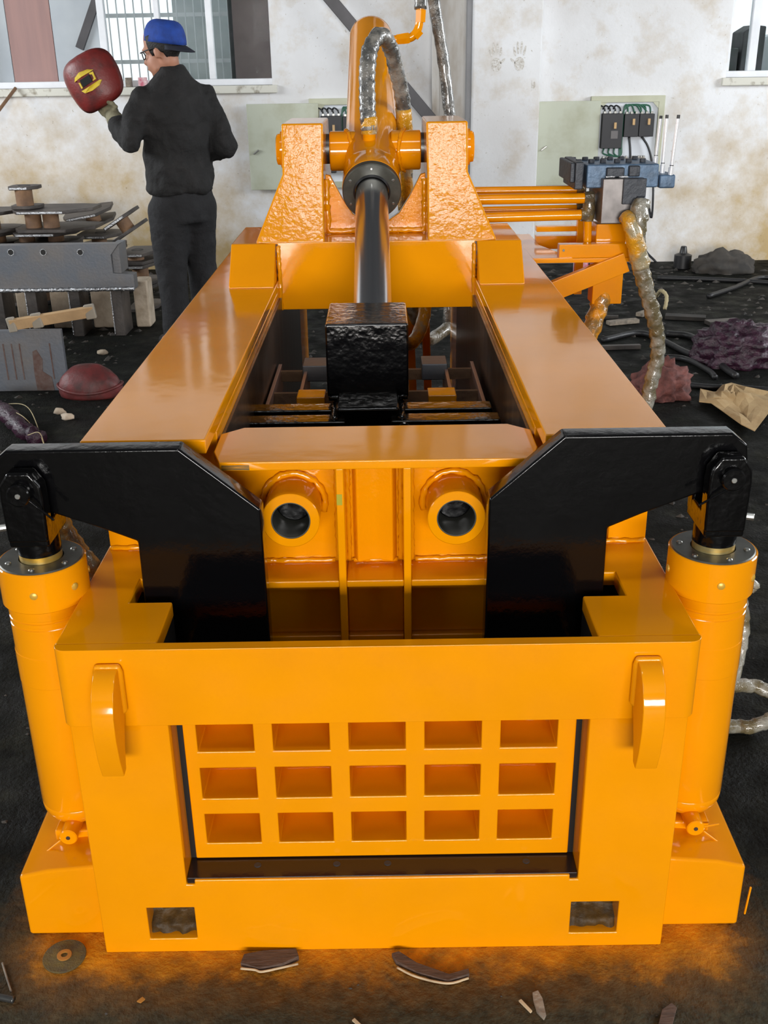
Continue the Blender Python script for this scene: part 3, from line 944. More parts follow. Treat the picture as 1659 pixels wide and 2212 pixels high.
# ram head (ribbed push box between the beams)
ry0, ry1 = 0.245, 0.335
rh = box('ram_head', (-0.283, ry1, 0.40), (0.283, 0.365, 0.845), ORR, B, bevel=0.002)
prism('top_flange', [(-0.266, ry0), (0.268, ry0), (0.283, 0.30), (0.283, 0.395), (0.245, 0.43), (-0.245, 0.43), (-0.283, 0.395), (-0.283, 0.30)], 'z', 0.832, 0.848, OR, rh, bevel=0.002)
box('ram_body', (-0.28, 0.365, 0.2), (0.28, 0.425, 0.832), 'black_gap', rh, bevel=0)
for x in (-0.0625, 0.0535):
    box('rib', (x - 0.0068, ry0 + 0.004, 0.40), (x + 0.0068, ry1, 0.832), OR, rh, bevel=0.002)
    for sx in (-1, 1):
        weld('weld_bead', [(x + sx * 0.01, ry1 - 0.003, 0.83), (x + sx * 0.01, ry1 - 0.003, 0.62)], 0.005, ORR, rh)
for x0, x1 in ((-0.283, -0.0693), (-0.0557, 0.0467), (0.0603, 0.283)):
    box('shelf', (x0, ry0 + 0.005, 0.604), (x1, ry1, 0.617), OR, rh, bevel=0.002)
    weld('weld_bead', [(x0 + 0.01, ry1 - 0.003, 0.62), (x1 - 0.01, ry1 - 0.003, 0.62)], 0.005, ORR, rh)
    weld('weld_bead', [(x0 + 0.01, ry1 - 0.003, 0.601), (x1 - 0.01, ry1 - 0.003, 0.601)], 0.005, ORR, rh)
    box('lower_shelf', (x0, ry0 + 0.03, 0.478), (x1, ry1, 0.49), OR, rh, bevel=0.002)
    box('lower_web', (x0, ry0 + 0.045, 0.49), (x1, ry0 + 0.057, 0.604), OR, rh, bevel=0.002)
    box('recess_shade', (x0, ry0 + 0.05, 0.40), (x1, ry0 + 0.056, 0.478), 'black_gap', rh, bevel=0)  # black sheet painted in for the darkness of the open recess
# folded centre channel
prism('centre_channel', [(-0.045, ry1), (-0.036, ry1 - 0.022), (-0.012, ry1 - 0.013), (0.004, ry1 - 0.013), (0.028, ry1 - 0.022), (0.037, ry1)], 'z', 0.622, 0.832, ORR, rh, bevel=0.004)
for x in (-0.1495, 0.139):
    tb = ring('guide_tube', (x, ry0, 0.738), (0, 1, 0), 0.0345, 0.0505, 0.13, OR, rh, n=48)
    pts = [(x + 0.056 * math.cos(a), ry1 - 0.004, 0.738 + 0.056 * math.sin(a)) for a in [math.radians(-20 + 22 * k) for k in range(11)]]
    weld('weld_bead', pts, 0.006, ORR, tb)
    ring('bore_liner', (x, ry0 + 0.001, 0.738), (0, 1, 0), 0.0325, 0.0342, 0.14, 'bore_grey', tb, n=48)
    cyl('bore_dark_disc', (x, 0.318, 0.738), (x, 0.333, 0.738), 0.0323, 'paint_black_rough', tb)  # black disc stands in for the dark view through the open bore

# ram carriage behind the head: open frame of bars, pads and two black push bars
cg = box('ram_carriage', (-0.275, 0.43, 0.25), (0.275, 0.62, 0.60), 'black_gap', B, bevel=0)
for x in (-0.272, -0.196, 0.186, 0.262):
    box('slide_bar', (x - 0.0045, 0.72, 0.63), (x + 0.0045, 1.42, 0.70), 'slide_steel', cg, bevel=0.001)
for y in (1.17, 1.38):
    box('cross_bar', (-0.27, y, 0.66), (0.26, y + 0.012, 0.69), 'rust_hub', cg, bevel=0.001)
for x in (-0.165, 0.16):
    box('pad', (x - 0.035, 1.05, 0.68), (x + 0.035, 1.12, 0.715), ORR, cg, bevel=0.003)
    box('grey_pad', (x - 0.04, 1.34, 0.67), (x + 0.03, 1.43, 0.715), 'steel_grey', cg, bevel=0.003)
rb = box('ram_block', (-0.115, 0.905, 0.755), (0.073, 1.135, 0.929), 'paint_black_rough', B, bevel=0.005)
weld('weld_bead', [(-0.112, 0.906, 0.757), (0.07, 0.906, 0.757)], 0.006, 'paint_black_rough', rb)
box('neck', (-0.092, 0.80, 0.66), (0.05, 1.0, 0.765), 'paint_black_rough', rb, bevel=0.008, seg=3)
for sx in (-1, 1):
    for y, z, x1 in ((0.86, 0.742, 0.275), (0.775, 0.742, 0.285)):
        xa_, xb_ = (-0.02 + sx * 0.05, -0.012 + sx * x1)
        a, c = sorted((xa_, xb_))
        box('push_bar', (a, y, z - 0.03), (c, y + 0.055, z), 'paint_black_rough', rb, bevel=0.004)
    weld('weld_bead', [(-0.02 + sx * 0.075, 0.79, 0.74), (-0.02 + sx * 0.075, 0.92, 0.745)], 0.009, 'paint_black_rough', rb)
cyl('boss', (0.06, 0.768, 0.725), (0.06, 0.80, 0.725), 0.015, 'paint_black_rough', rb, n=20)

# rear cross member and trunnion posts
cm = prism('cross_member', [(-0.286, 0.80), (0.286, 0.80), (0.286, 0.99), (0.348, 0.995), (-0.342, 0.995), (-0.286, 0.99)], 'y', 1.66, 1.76, OR, B, bevel=0.003)
for s in (-1, 1):
    weld('weld_bead', [(s * 0.284, 1.658, 0.80), (s * 0.284, 1.658, 0.985)], 0.006, ORR, cm)
for s in (-1, 1):
    # post: front plate leaning back, flaring outward to its foot
    xi0, xi1, xo0, xo1 = 0.149, 0.152, 0.350, 0.275
    pts_f = [(xi0, 1.665, 0.992), (xo0, 1.665, 0.992), (xo1 - 0.003, 1.775, 1.172), (xo1, 1.85, 1.308), (xi1, 1.85, 1.308), (xi1, 1.775, 1.172)]
    pts_b = [(xi0, 2.36, 0.95), (xo0, 2.36, 0.95), (xo1, 2.26, 1.172), (xo1, 2.20, 1.308), (xi1, 2.20, 1.308), (xi1, 2.26, 1.172)]
    v_ = [(s * x, y, z) for x, y, z in pts_f + pts_b]
    f_ = [(0, 1, 2, 5), (5, 2, 3, 4), (6, 11, 8, 7), (11, 10, 9, 8)] + [(i, (i + 1) % 6, 6 + (i + 1) % 6, 6 + i) for i in range(6)]
    po = mesh('trunnion_post', v_, f_, ORR, B, bevel=0.006, seg=3)
    ec = lathe('end_cap', (s * 0.274, 2.05, 1.222), (s, 0, 0), [(0, 0.055), (0.022, 0.055), (0.022, 0.047), (0.034, 0.045), (0.036, 0.04)], OR, po, n=32)
    for k in range(4):
        a = k * math.pi / 2 + 0.5
        cyl('bolt', (s * 0.295, 2.05 + 0.048 * math.cos(a), 1.222 + 0.048 * math.sin(a)), (s * 0.303, 2.05 + 0.048 * math.cos(a), 1.222 + 0.048 * math.sin(a)), 0.006, OR, ec, n=8)
    # curved saddle plate between post and cylinder
    g_ = [(s * 0.150, 0.99), (s * 0.150, 1.165), (s * 0.135, 1.160), (s * 0.10, 1.095), (s * 0.07, 1.05), (s * 0.03, 1.025), (0.0, 1.02), (0.0, 0.99)]
    prism('saddle_plate', g_, 'y', 1.84, 1.87, ORR, po, bevel=0.003)
    weld('weld_bead', [(s * 0.146, 1.838, 1.15), (s * 0.146, 1.838, 1.0), (s * 0.01, 1.838, 1.0)], 0.008, ORR, po)
box('deck_plate', (-0.15, 1.76, 0.955), (0.15, 2.0, 0.992), ORR, B, bevel=0.003)

# main ram cylinder, tilted down towards the ram block
SL = 0.355
ax = V((-0.003, 1, SL)).normalized()
GLD = V((-0.011, 1.80, 1.118))


def on_axis(y):
    return GLD + ax * ((y - GLD.y) / ax.y)


mc = lathe('main_cylinder', on_axis(1.815), ax, [(0, 0.08), (0.003, 0.0885), (0.07, 0.0885), (0.072, 0.0875), (0.095, 0.0875), (0.097, 0.083), (1.28, 0.083), (1.30, 0.083), (1.31, 0.078)], OR, B, n=56)
gl = ring('gland', on_axis(1.795), ax, 0.05, 0.0875, 0.03, 'steel_gland', mc, n=56)
s_, u_ = frame_of(ax)
for k in range(6):
    a = math.radians(60 * k + 90)
    p_ = on_axis(1.795) + (s_ * math.cos(a) + u_ * math.sin(a)) * 0.073
    lathe('bolt', p_ + ax * 0.002, -ax, [(0, 0.0045), (0.003, 0.0045), (0.0045, 0.003)], 'bolt_steel', gl, n=10)
lathe('seal_ring', on_axis(1.79), ax, [(0, 0.050), (0.006, 0.056), (0.03, 0.056)], 'plastic_black', gl, n=40, caps=False)
cyl('piston_rod', on_axis(1.06), on_axis(1.83), 0.0478, 'chrome', mc, n=56)
tr = V((0, 2.05, 1.222))
for s in (-1, 1):
    ring('trunnion_sleeve', (s * 0.05, 2.05, 1.215), (s, 0, 0), 0.02, 0.0595, 0.092, OR, mc, n=40)
    cyl('trunnion_pin', (s * 0.135, 2.05, 1.222), (s * 0.28, 2.05, 1.222), 0.045, 'steel_dark', mc, n=32)
    pts = [V((s * (0.092 - 0.02 * abs(math.cos(a))), 2.05 + 0.062 * math.cos(a), 1.215 + 0.062 * math.sin(a))) for a in [math.radians(30 * k) for k in range(13)]]
    weld('weld_bead', pts, 0.006, OR, mc)
# port and looping wrapped hose
cyl('port', (-0.017, 1.95, 1.245), (-0.017, 1.945, 1.285), 0.02, OR, mc, n=20)
hp = [(-0.017, 1.945, 1.28), (-0.020, 1.95, 1.33), (-0.021, 1.985, 1.42), (-0.012, 2.03, 1.50), (0.018, 2.08, 1.545), (0.050, 2.14, 1.515), (0.075, 2.20, 1.43), (0.095, 2.25, 1.33), (0.10, 2.28, 1.20), (0.10, 2.35, 1.0)]
tube('wrapped_hose', hp[:4] + hp[4:], 0.0245, 'film_grey', B, n=18, sub=12, wrap=(0.09, 0.03), label='grey film-wrapped hose arching over the big cylinder')
tube('hose_sleeve', hp[7:9] + [hp[9]], 0.027, 'film_yellow', B, n=16, sub=8, wrap=(0.07, 0.04))
lathe('hose_ferrule', (-0.017, 1.946, 1.27), (0, 0, 1), [(0, 0.024), (0.03, 0.026), (0.045, 0.026), (0.05, 0.022)], 'film_yellow', B, n=16)
# elbow fitting at the rear end and the hose that loops up and down behind the post
e0 = at(842, 87, Y=2.82)
ep = [e0, e0 + V((0.05, 0, 0.004)), e0 + V((0.085, 0, 0.012)), at(905, 55, Y=2.82), at(909, 0, Y=2.82)]
el = tube('elbow_fitting', ep, 0.0155, OR, B, n=14, sub=6)
lathe('hex_nut', e0 + V((0.025, 0, 0.002)), (1, 0, 0.1), [(0, 0.019), (0.03, 0.021), (0.045, 0.021), (0.05, 0.017)], OR, el, n=6)
lathe('hex_nut', e0 + V((0.09, 0, 0.012)), (0.7, 0, 0.7), [(0, 0.02), (0.03, 0.02)], OR, el, n=6)
lathe('hex_nut', at(908, 48, Y=2.82), (0.05, 0, 1), [(0, 0.02), (0.04, 0.021), (0.042, 0.018)], OR, el, n=6)
hp2 = [at(909, 20, Y=2.82), at(908, -40, Y=2.83), at(915, -110, Y=2.86), at(930, -90, Y=2.93), at(937, 0, Y=2.98), at(956, 120, Y=3.0), at(970, 240, Y=3.0), at(975, 330, Y=3.0), (0.30, 2.95, 0.75), (0.29, 2.9, 0.45)]
tube('wrapped_hose', hp2, 0.0235, 'film_grey', B, n=14, sub=9, wrap=(0.08, 0.055), label='grey film-wrapped hose hanging behind the right trunnion post')

# hoses and pipes between the beams under the cross member
tube('inner_hose', [(0.10, 2.35, 1.0), (0.12, 2.5, 0.7), (0.18, 2.7, 0.45), (0.3, 2.9, 0.45)], 0.026, 'film_pale', B, n=12, wrap=(0.06, 0.05))
tube('inner_hose', [(0.05, 2.3, 0.55), (0.12, 2.35, 0.52), (0.17, 2.45, 0.60), (0.18, 2.5, 0.8)], 0.025, 'film_yellow', B, n=12, wrap=(0.06, 0.05))
for x in (0.14, 0.20):
    bar('rear_leg', (x, 2.6, 0.0), (x - 0.03, 2.6, 0.9), 0.03, 0.03, ORR, B, up=(0, 1, 0))

# ---- control valve stand on the right
VY = 2.1
cv = thing('valve_stand_origin', '', '', (0, 0, 0))
bpy.data.objects.remove(cv)
# shelf brackets reaching out from the beam
p0, p1 = at(1150, 545, Y=2.3), at(1215, 565, Y=2.0)
prism('bracket_plate', [(0.48, 1.98), (0.63, 1.98), (0.56, 2.25), (0.56, 2.5), (0.48, 2.5)], 'z', 0.868, 0.884, OR, B, bevel=0.002)
a0, a1 = at(1207, 540, Y=2.0), at(1352, 540, Y=2.0)
arm_ = box('bracket_arm', (a0.x, 1.99, a1.z - 0.022), (a1.x + 0.02, 2.03, a0.z + 0.018), OR, B, bevel=0.002)
cyl('bolt_hole', (a0.x + 0.014, 1.9885, a0.z), (a0.x + 0.014, 1.992, a0.z), 0.004, 'steel_dark', arm_, n=10)
box('ledge', (a0.x - 0.11, 1.985, a1.z - 0.036), (a1.x + 0.02, 2.04, a1.z - 0.022), OR, arm_, bevel=0.002)
d0, d1 = at(1185, 632, Y=1.985), at(1352, 565, Y=1.985)
bar('brace', d0 + (d0 - d1) * 0.25, d1, 0.03, 0.062, OR, B, up=(0, 0, 1))
c0 = at(1318, 520, Y=2.05)
box('stand_column', (at(1287, 500, Y=2.05).x, 2.04, 0.72), (at(1352, 500, Y=2.05).x, 2.12, at(1320, 483, Y=2.05).z), OR, B, bevel=0.003)
q0, q1 = at(1158, 488, Y=2.35), at(1270, 535, Y=2.35)
for z0, z1 in ((q1.z, q1.z + 0.045), (q1.z + 0.06, q0.z)):
    box('rear_tie', (q0.x, 2.33, z0), (q1.x + 0.15, 2.37, z1), OR, B, bevel=0.002)
box('rear_tie_post', (at(1245, 500, Y=2.32).x, 2.30, 0.70), (at(1262, 500, Y=2.32).x, 2.33, at(1250, 470, Y=2.32).z), OR, B)
# manifold and valve body
mb0, mb1 = at(1297, 484, Y=1.965), at(1395, 385, Y=1.965)
mf = box('valve_manifold', (mb0.x, 1.965, mb0.z), (mb1.x, 2.19, mb1.z), 'manifold_steel', B, bevel=0.003)
box('manifold_half', (at(1347, 400, Y=1.955).x, 1.955, mb0.z + 0.06), (mb1.x + 0.002, 1.966, mb1.z), 'valve_dark', mf, bevel=0.002)
for u, v_, r in ((1383, 437, 0.022), (1352, 468, 0.017)):
    q = at(u, v_, Y=1.955)
    lathe('port_nut', (q.x, 1.966, q.z), (0, -1, 0), [(0, r), (0.022, r), (0.026, r * 0.8)], 'valve_dark', mf, n=6)
vb0, vb1 = at(1262, 405, Y=2.03), at(1420, 352, Y=2.03)
cvb = box('control_valve', (vb0.x, 2.0, vb0.z), (vb1.x, 2.22, vb1.z), 'valve_blue', B, bevel=0.005)
for u0, u1, v0, v1, mt in ((1310, 1350, 362, 384, 'valve_dark'), (1358, 1384, 358, 382, 'valve_dark'), (1240, 1262, 350, 410, 'valve_dark'), (1230, 1243, 352, 395, 'valve_dark')):
    a, c = at(u0, v1, Y=1.985), at(u1, v0, Y=1.985)
    box('valve_section', (a.x, 1.983, a.z), (c.x, 2.2, c.z), mt, cvb, bevel=0.004)
for u in (1248, 1275, 1300, 1330, 1355, 1385):
    q = at(u, 350, Y=2.08)
    cyl('cap_bolt', (q.x, 2.06, vb1.z), (q.x, 2.06, vb1.z + 0.012), 0.010, 'valve_dark', cvb, n=8)
    cyl('cap_bolt', (q.x, 2.17, vb1.z), (q.x, 2.17, vb1.z + 0.010), 0.010, 'valve_dark', cvb, n=8)
for u in (1308, 1336):
    q = at(u, 382, Y=1.98)
    bar('section_rim', q, q + V((0.03, 0, 0)), 0.01, 0.006, 'steel_edge', cvb)
a, c = at(1418, 405, Y=2.06), at(1455, 375, Y=2.06)
lb = box('lever_block', (a.x, 2.03, a.z), (c.x, 2.14, c.z), 'valve_blue', cvb, bevel=0.006)
for ub, vb, ut, vt, y in ((1415, 352, 1428, 250, 2.15), (1430, 372, 1441, 248, 2.09), (1448, 378, 1466, 248, 2.04)):
    p0, p1 = at(ub, vb, Y=y), at(ut, vt, Y=y)
    d = (p1 - p0)
    lv = cyl('lever', p0 + d * 0.12, p1 - d * 0.06, 0.0058, 'lever_chrome', cvb, n=14)
    cyl('lever_tip', p1 - d * 0.07, p1, 0.0052, 'plastic_black', lv, n=12)
    cyl('lever_band', p0 + d * 0.155, p0 + d * 0.17, 0.0064, 'plastic_black', lv, n=12)
    cyl('lever_socket', p0 - d * 0.06, p0 + d * 0.13, 0.0085, 'lever_chrome', lv, n=12)
# four orange pipes from the machine to the valve, with unions
for u0, v0, u1, v1, y, r in ((1020, 413, 1245, 410, 2.2, 0.014), (1020, 431, 1262, 428, 2.06, 0.0165), (1040, 455, 1245, 450, 2.2, 0.013), (1040, 470, 1255, 464, 2.06, 0.0165)):
    pp = cyl('pipe', at(u0, v0, Y=y), at(u1, v1, Y=y), r, OR, B, n=20, ch=0.001)
    q = at(u1, v1, Y=y)
    lathe('union', q, (1, 0, 0), [(0, r + 0.004), (0.02, r + 0.006), (0.03, r + 0.004)], 'film_brown', pp, n=10)
q = at(1272, 450, Y=2.06)
lathe('tee_fitting', (q.x, 2.06, q.z - 0.04), (0, 0, 1), [(0, 0.017), (0.02, 0.02), (0.06, 0.02), (0.08, 0.014)], 'film_brown', B, n=16)
cyl('pipe', at(1268, 545, Y=2.06), at(1270, 470, Y=2.06), 0.0135, OR, B, n=18)
# film-wrapped hose down to the floor on the right, and the orange bundle
hp = [at(1385, 434, Y=1.945), at(1380, 470, Y=1.925), at(1376, 540, Y=1.95), at(1395, 620, Y=1.97), at(1415, 700, Y=2.0), at(1421, 760, Y=2.02), at(1405, 830, Y=2.02), at(1385, 890, Y=2.0), (0.70, 1.9, 0.25), (0.57, 1.75, 0.19), (0.47, 1.7, 0.2)]
tube('wrapped_hose', hp, 0.0245, 'film_pale', B, n=20, sub=14, wrap=(0.12, 0.04), taper=(1.15, 0.85), label='pale film-wrapped hose hanging from the control valve')
tube('hose_sleeve', [at(1352, 466, Y=1.945), at(1362, 482, Y=1.915), at(1372, 520, Y=1.915), at(1385, 575, Y=1.935)], 0.030, 'film_yellow', B, n=18, sub=10, wrap=(0.09, 0.05), taper=(0.75, 1.0))
tube('wrapped_hose', [at(1316, 560, Y=2.1), at(1310, 610, Y=2.08), at(1292, 670, Y=2.05), at(1265, 740, Y=2.0), (0.57, 1.92, 0.33), (0.47, 1.88, 0.28)], 0.031, 'film_orange', B, n=16, sub=10, wrap=(0.12, 0.05), label='orange paint-spattered hose bundle below the brace')
# hoses on the lock cylinders
tube('wrapped_hose', [at(118, 1085, Y=0.33), at(140, 1140, Y=0.34), at(175, 1195, Y=0.33), at(205, 1240, Y=0.31), (-0.53, 0.33, 0.45)], 0.0165, 'film_brown', B, n=14, sub=8, wrap=(0.10, 0.02), label='brown wrapped hose behind the left lock cylinder')
tube('wrapped_hose', [at(1590, 1262, Y=0.28), at(1604, 1310, Y=0.29), at(1606, 1360, Y=0.29), at(1596, 1420, Y=0.27), at(1575, 1480, Y=0.24), (0.60, 0.28, 0.2)], 0.0115, 'film_pale', B, n=12, sub=8, wrap=(0.12, 0.03), label='pale film-wrapped hose along the right lock cylinder')
tube('hose_tail', [at(1598, 1262, Y=0.275), at(1618, 1255, Y=0.27), at(1632, 1268, Y=0.27), at(1622, 1275, Y=0.27)], 0.007, 'film_pale', B, n=8, wrap=(0.3, 0.02))
tube('wrapped_hose', [(0.47, 0.62, 0.16), (0.60, 0.66, 0.14), at(1590, 1480, Z=0.10), at(1640, 1485, Z=0.09), at(1690, 1515, Z=0.07), at(1670, 1550, Z=0.04), at(1620, 1570, Z=0.02), at(1570, 1570, Z=0.02), (0.62, 0.53, 0.06), (0.47, 0.55, 0.15)], 0.017, 'film_pale', B, n=14, sub=10, wrap=(0.09, 0.035), label='pale film-wrapped hose looped on the floor at the right')
# green primer smears where paint is thin
o = box('primer_smear', (-0.262, ry0 - 0.0008, 0.834), (-0.215, ry0 + 0.002, 0.843), 'smear_dark', rh, bevel=0)
o = box('primer_smear', (-0.0685, ry0 + 0.003, 0.765), (-0.059, ry0 + 0.006, 0.785), 'green_smear', rh, bevel=0)

# ------------------------------------------------------------------ the welder (person) and his mask
PY = 4.4


def blob(name, pieces, mat, parent=None, voxel=0.014, smooth=6, disp=0.0, dscale=7, **k):
    """one continuous surface grown round chains of balls and ellipsoids"""
    bm = bmesh.new()

    def ball(c, r, rot=None):
        m_ = bmesh.ops.create_icosphere(bm, subdivisions=3, radius=1)
        R = rot.to_matrix() if rot else Matrix.Identity(3)
        for w in m_['verts']:
            q = w.co
            w.co = R @ V((q.x * r[0], q.y * r[1], q.z * r[2])) + V(c)
    for pc in pieces:
        if pc[0] == 'e':
            ball(pc[1], pc[2], pc[3] if len(pc) > 3 else None)
        elif pc[0] == 'c':                      # chain of (point, radius)
            ch = pc[1]
            for (a, ra), (b_, rb_) in zip(ch[:-1], ch[1:]):
                a, b_ = V(a), V(b_)
                n = max(2, int((b_ - a).length / (0.4 * min(ra, rb_))))
                for i in range(n + 1):
                    w = i / n
                    r = ra + (rb_ - ra) * w
                    ball(a.lerp(b_, w), (r, r, r))
        elif pc[0] == 'l':                      # loft of (centre, rx, ry, yaw)
            rings = pc[1]
            n = 28
            vs = []
            for c, rx, ry, yw in rings:
                row = []
                for i in range(n):
                    a = 2 * math.pi * i / n
                    x, y = rx * math.cos(a), ry * math.sin(a)
                    row.append(bm.verts.new((c[0] + x * math.cos(yw) - y * math.sin(yw), c[1] + x * math.sin(yw) + y * math.cos(yw), c[2])))
                vs.append(row)
            for r0, r1 in zip(vs[:-1], vs[1:]):
                for i in range(n):
                    bm.faces.new((r0[i], r0[(i + 1) % n], r1[(i + 1) % n], r1[i]))
            bm.faces.new(vs[0][::-1])
            bm.faces.new(vs[-1])
    bmesh.ops.recalc_face_normals(bm, faces=bm.faces)
    bm.verts.index_update()
    vv = [w.co.copy() for w in bm.verts]
    ff = [tuple(x.index for x in fc.verts) for fc in bm.faces]
    bm.free()
    o = mesh(name, vv, ff, mat, parent, smooth=True, **k)
    r = o.modifiers.new('skin', 'REMESH')
    r.mode = 'VOXEL'
    r.voxel_size = voxel
    r.use_smooth_shade = True
    sm = o.modifiers.new('soften', 'SMOOTH')
    sm.iterations = smooth
    sm.factor = 0.5
    if disp:
        tx_ = bpy.data.textures.new(name + '_folds', 'CLOUDS')
        tx_.noise_scale = 1.0 / dscale
        tx_.noise_depth = 2
        d = o.modifiers.new('folds', 'DISPLACE')
        d.texture = tx_
        d.strength = disp
        d.mid_level = 0.5
        d.texture_coords = 'LOCAL'
    return o


yaw = math.radians(35)
Ld = V((-math.cos(yaw), -math.sin(yaw), 0))       # towards his left side
Fd = V((-math.sin(yaw), math.cos(yaw), 0))        # the way his chest faces
pc = V((-1.055, PY, 0))


def body(l, f, z):
    return pc + Ld * l + Fd * f + V((0, 0, z))


hd = V((-1.092, PY - 0.01, 1.553))                # head centre, face turned to the left
hF = V((-0.93, 0.30, -0.22)).normalized()
hS = V((-0.307, -0.952, 0)).normalized()            # his left: towards the camera
hU = hS.cross(hF) * -1
if hU.z < 0:
    hU = -hU


def head(f, s, u):
    return hd + hF * f + hS * s + hU * u


hrot = Matrix((hF, hS, hU)).transposed().to_euler()
l_el, l_wr, l_ha = V((-1.262, PY - 0.17, 1.115)), V((-1.362, PY + 0.0, 1.205)), V((-1.40, PY + 0.06, 1.25))
r_sh, r_el, r_wr = body(-0.172, 0.0, 1.315), V((-0.815, PY + 0.04, 1.085)), V((-0.905, PY + 0.19, 1.03))
l_sh = body(0.178, 0.0, 1.315)
figure = blob('person', [
    ('e', head(-0.012, 0, 0.03), (0.097, 0.076, 0.105), hrot),           # skull
    ('e', head(0.035, 0, -0.055), (0.062, 0.058, 0.075), hrot),           # face
    ('c', [(head(0.03, 0.032, -0.085), 0.026), (head(0.068, 0, -0.112), 0.021), (head(0.03, -0.032, -0.085), 0.026)]),   # jaw
    ('c', [(head(0.088, 0, -0.012), 0.009), (head(0.108, 0, -0.045), 0.013)]),     # nose
    ('e', head(0.093, 0, -0.078), (0.013, 0.022, 0.010), hrot),           # lips
    ('e', head(0.086, 0, 0.012), (0.014, 0.045, 0.011), hrot),            # brow
    ('e', head(-0.008, 0.077, -0.025), (0.018, 0.008, 0.032), hrot),      # ears
    ('e', head(-0.008, -0.077, -0.025), (0.018, 0.008, 0.032), hrot),
    ('c', [(head(-0.02, 0, -0.06), 0.056), (body(0, 0.02, 1.44), 0.058), (body(0, 0, 1.38), 0.065)]),
    ('l', [(body(0, 0, 0.80), 0.13, 0.085, yaw), (body(0, 0, 1.05), 0.135, 0.085, yaw), (body(0, 0.0, 1.25), 0.17, 0.105, yaw), (body(0, 0, 1.36), 0.14, 0.085, yaw), (body(0, 0, 1.41), 0.07, 0.06, yaw)]),
    ('c', [(l_sh, 0.05), (l_el, 0.042), (l_wr, 0.03), (l_ha, 0.028)]),
    ('c', [(r_sh, 0.05), (r_el, 0.042), (r_wr, 0.03), (r_wr + V((-0.06, 0.03, -0.03)), 0.032)]),
    ('c', [(body(0.075, 0, 0.82), 0.075), (body(0.11, -0.01, 0.45), 0.058), (body(0.115, -0.05, 0.09), 0.042), (body(0.12, 0.0, 0.05), 0.04), (body(0.125, 0.09, 0.042), 0.035)]),
    ('c', [(body(-0.075, 0, 0.82), 0.075), (body(-0.09, 0.03, 0.45), 0.058), (body(-0.10, 0.0, 0.09), 0.042), (body(-0.105, 0.05, 0.05), 0.04), (body(-0.11, 0.14, 0.042), 0.035)]),
], 'skin', None, voxel=0.009, smooth=3)
tag(figure, 'man in black jacket, trousers and blue backwards cap looking at a red welding mask', 'person')
blob('jacket', [
    ('l', [(body(0, 0, 0.845), 0.178, 0.135, yaw), (body(0, 0, 0.87), 0.190, 0.145, yaw), (body(0, 0, 0.90), 0.186, 0.142, yaw), (body(0.0, 0, 0.98), 0.188, 0.140, yaw), (body(0, -0.005, 1.12), 0.186, 0.135, yaw), (body(0, -0.01, 1.25), 0.200, 0.138, yaw), (body(0, -0.01, 1.32), 0.200, 0.125, yaw), (body(0, 0, 1.375), 0.165, 0.10, yaw), (body(0, 0.0, 1.415), 0.105, 0.085, yaw), (body(0, 0.0, 1.445), 0.074, 0.076, yaw), (body(0, 0.01, 1.478), 0.068, 0.072, yaw)]),
    ('c', [(l_sh, 0.066), (l_sh.lerp(l_el, 0.5) + V((-0.005, 0, 0)), 0.064), (l_el, 0.058), (l_el.lerp(l_wr, 0.5), 0.056), (l_wr + (l_el - l_wr) * 0.15, 0.050)]),
    ('c', [(r_sh, 0.068), (r_sh.lerp(r_el, 0.5), 0.070), (r_el, 0.066), (r_el.lerp(r_wr, 0.6), 0.062), (r_wr, 0.052)]),
], 'cloth_black', figure, voxel=0.012, smooth=3, disp=0.045, dscale=9)
blob('trousers', [
    ('l', [(body(0, 0, 0.70), 0.172, 0.125, yaw), (body(0, 0, 0.78), 0.172, 0.128, yaw), (body(0, 0, 0.90), 0.160, 0.118, yaw)]),
    ('c', [(body(0.085, 0, 0.76), 0.108), (body(0.095, 0, 0.62), 0.100), (body(0.105, -0.01, 0.45), 0.086), (body(0.11, -0.04, 0.25), 0.080), (body(0.115, -0.045, 0.10), 0.082)]),
    ('c', [(body(-0.085, 0, 0.76), 0.108), (body(-0.09, 0.02, 0.62), 0.100), (body(-0.095, 0.03, 0.45), 0.086), (body(-0.10, 0.01, 0.25), 0.080), (body(-0.105, 0.0, 0.10), 0.082)]),
], 'cloth_trousers', figure, voxel=0.013, smooth=4, disp=0.022, dscale=7)
for l, f in ((0.12, 0.02), (-0.105, 0.07)):
    c_ = body(l, f, 0.035)
    blob('shoe', [('c', [(body(l, f - 0.10, 0.045), 0.040), (body(l, f + 0.02, 0.042), 0.040), (body(l, f + 0.13, 0.034), 0.033)])], 'plastic_black', figure, voxel=0.012)
# cap worn backwards
ct = math.radians(20)
cF = (hF * math.cos(ct) + hU * math.sin(ct)).normalized()
cU = (hU * math.cos(ct) - hF * math.sin(ct)).normalized()


def capp(f, s_, u):
    return hd + cF * f + hS * s_ + cU * u


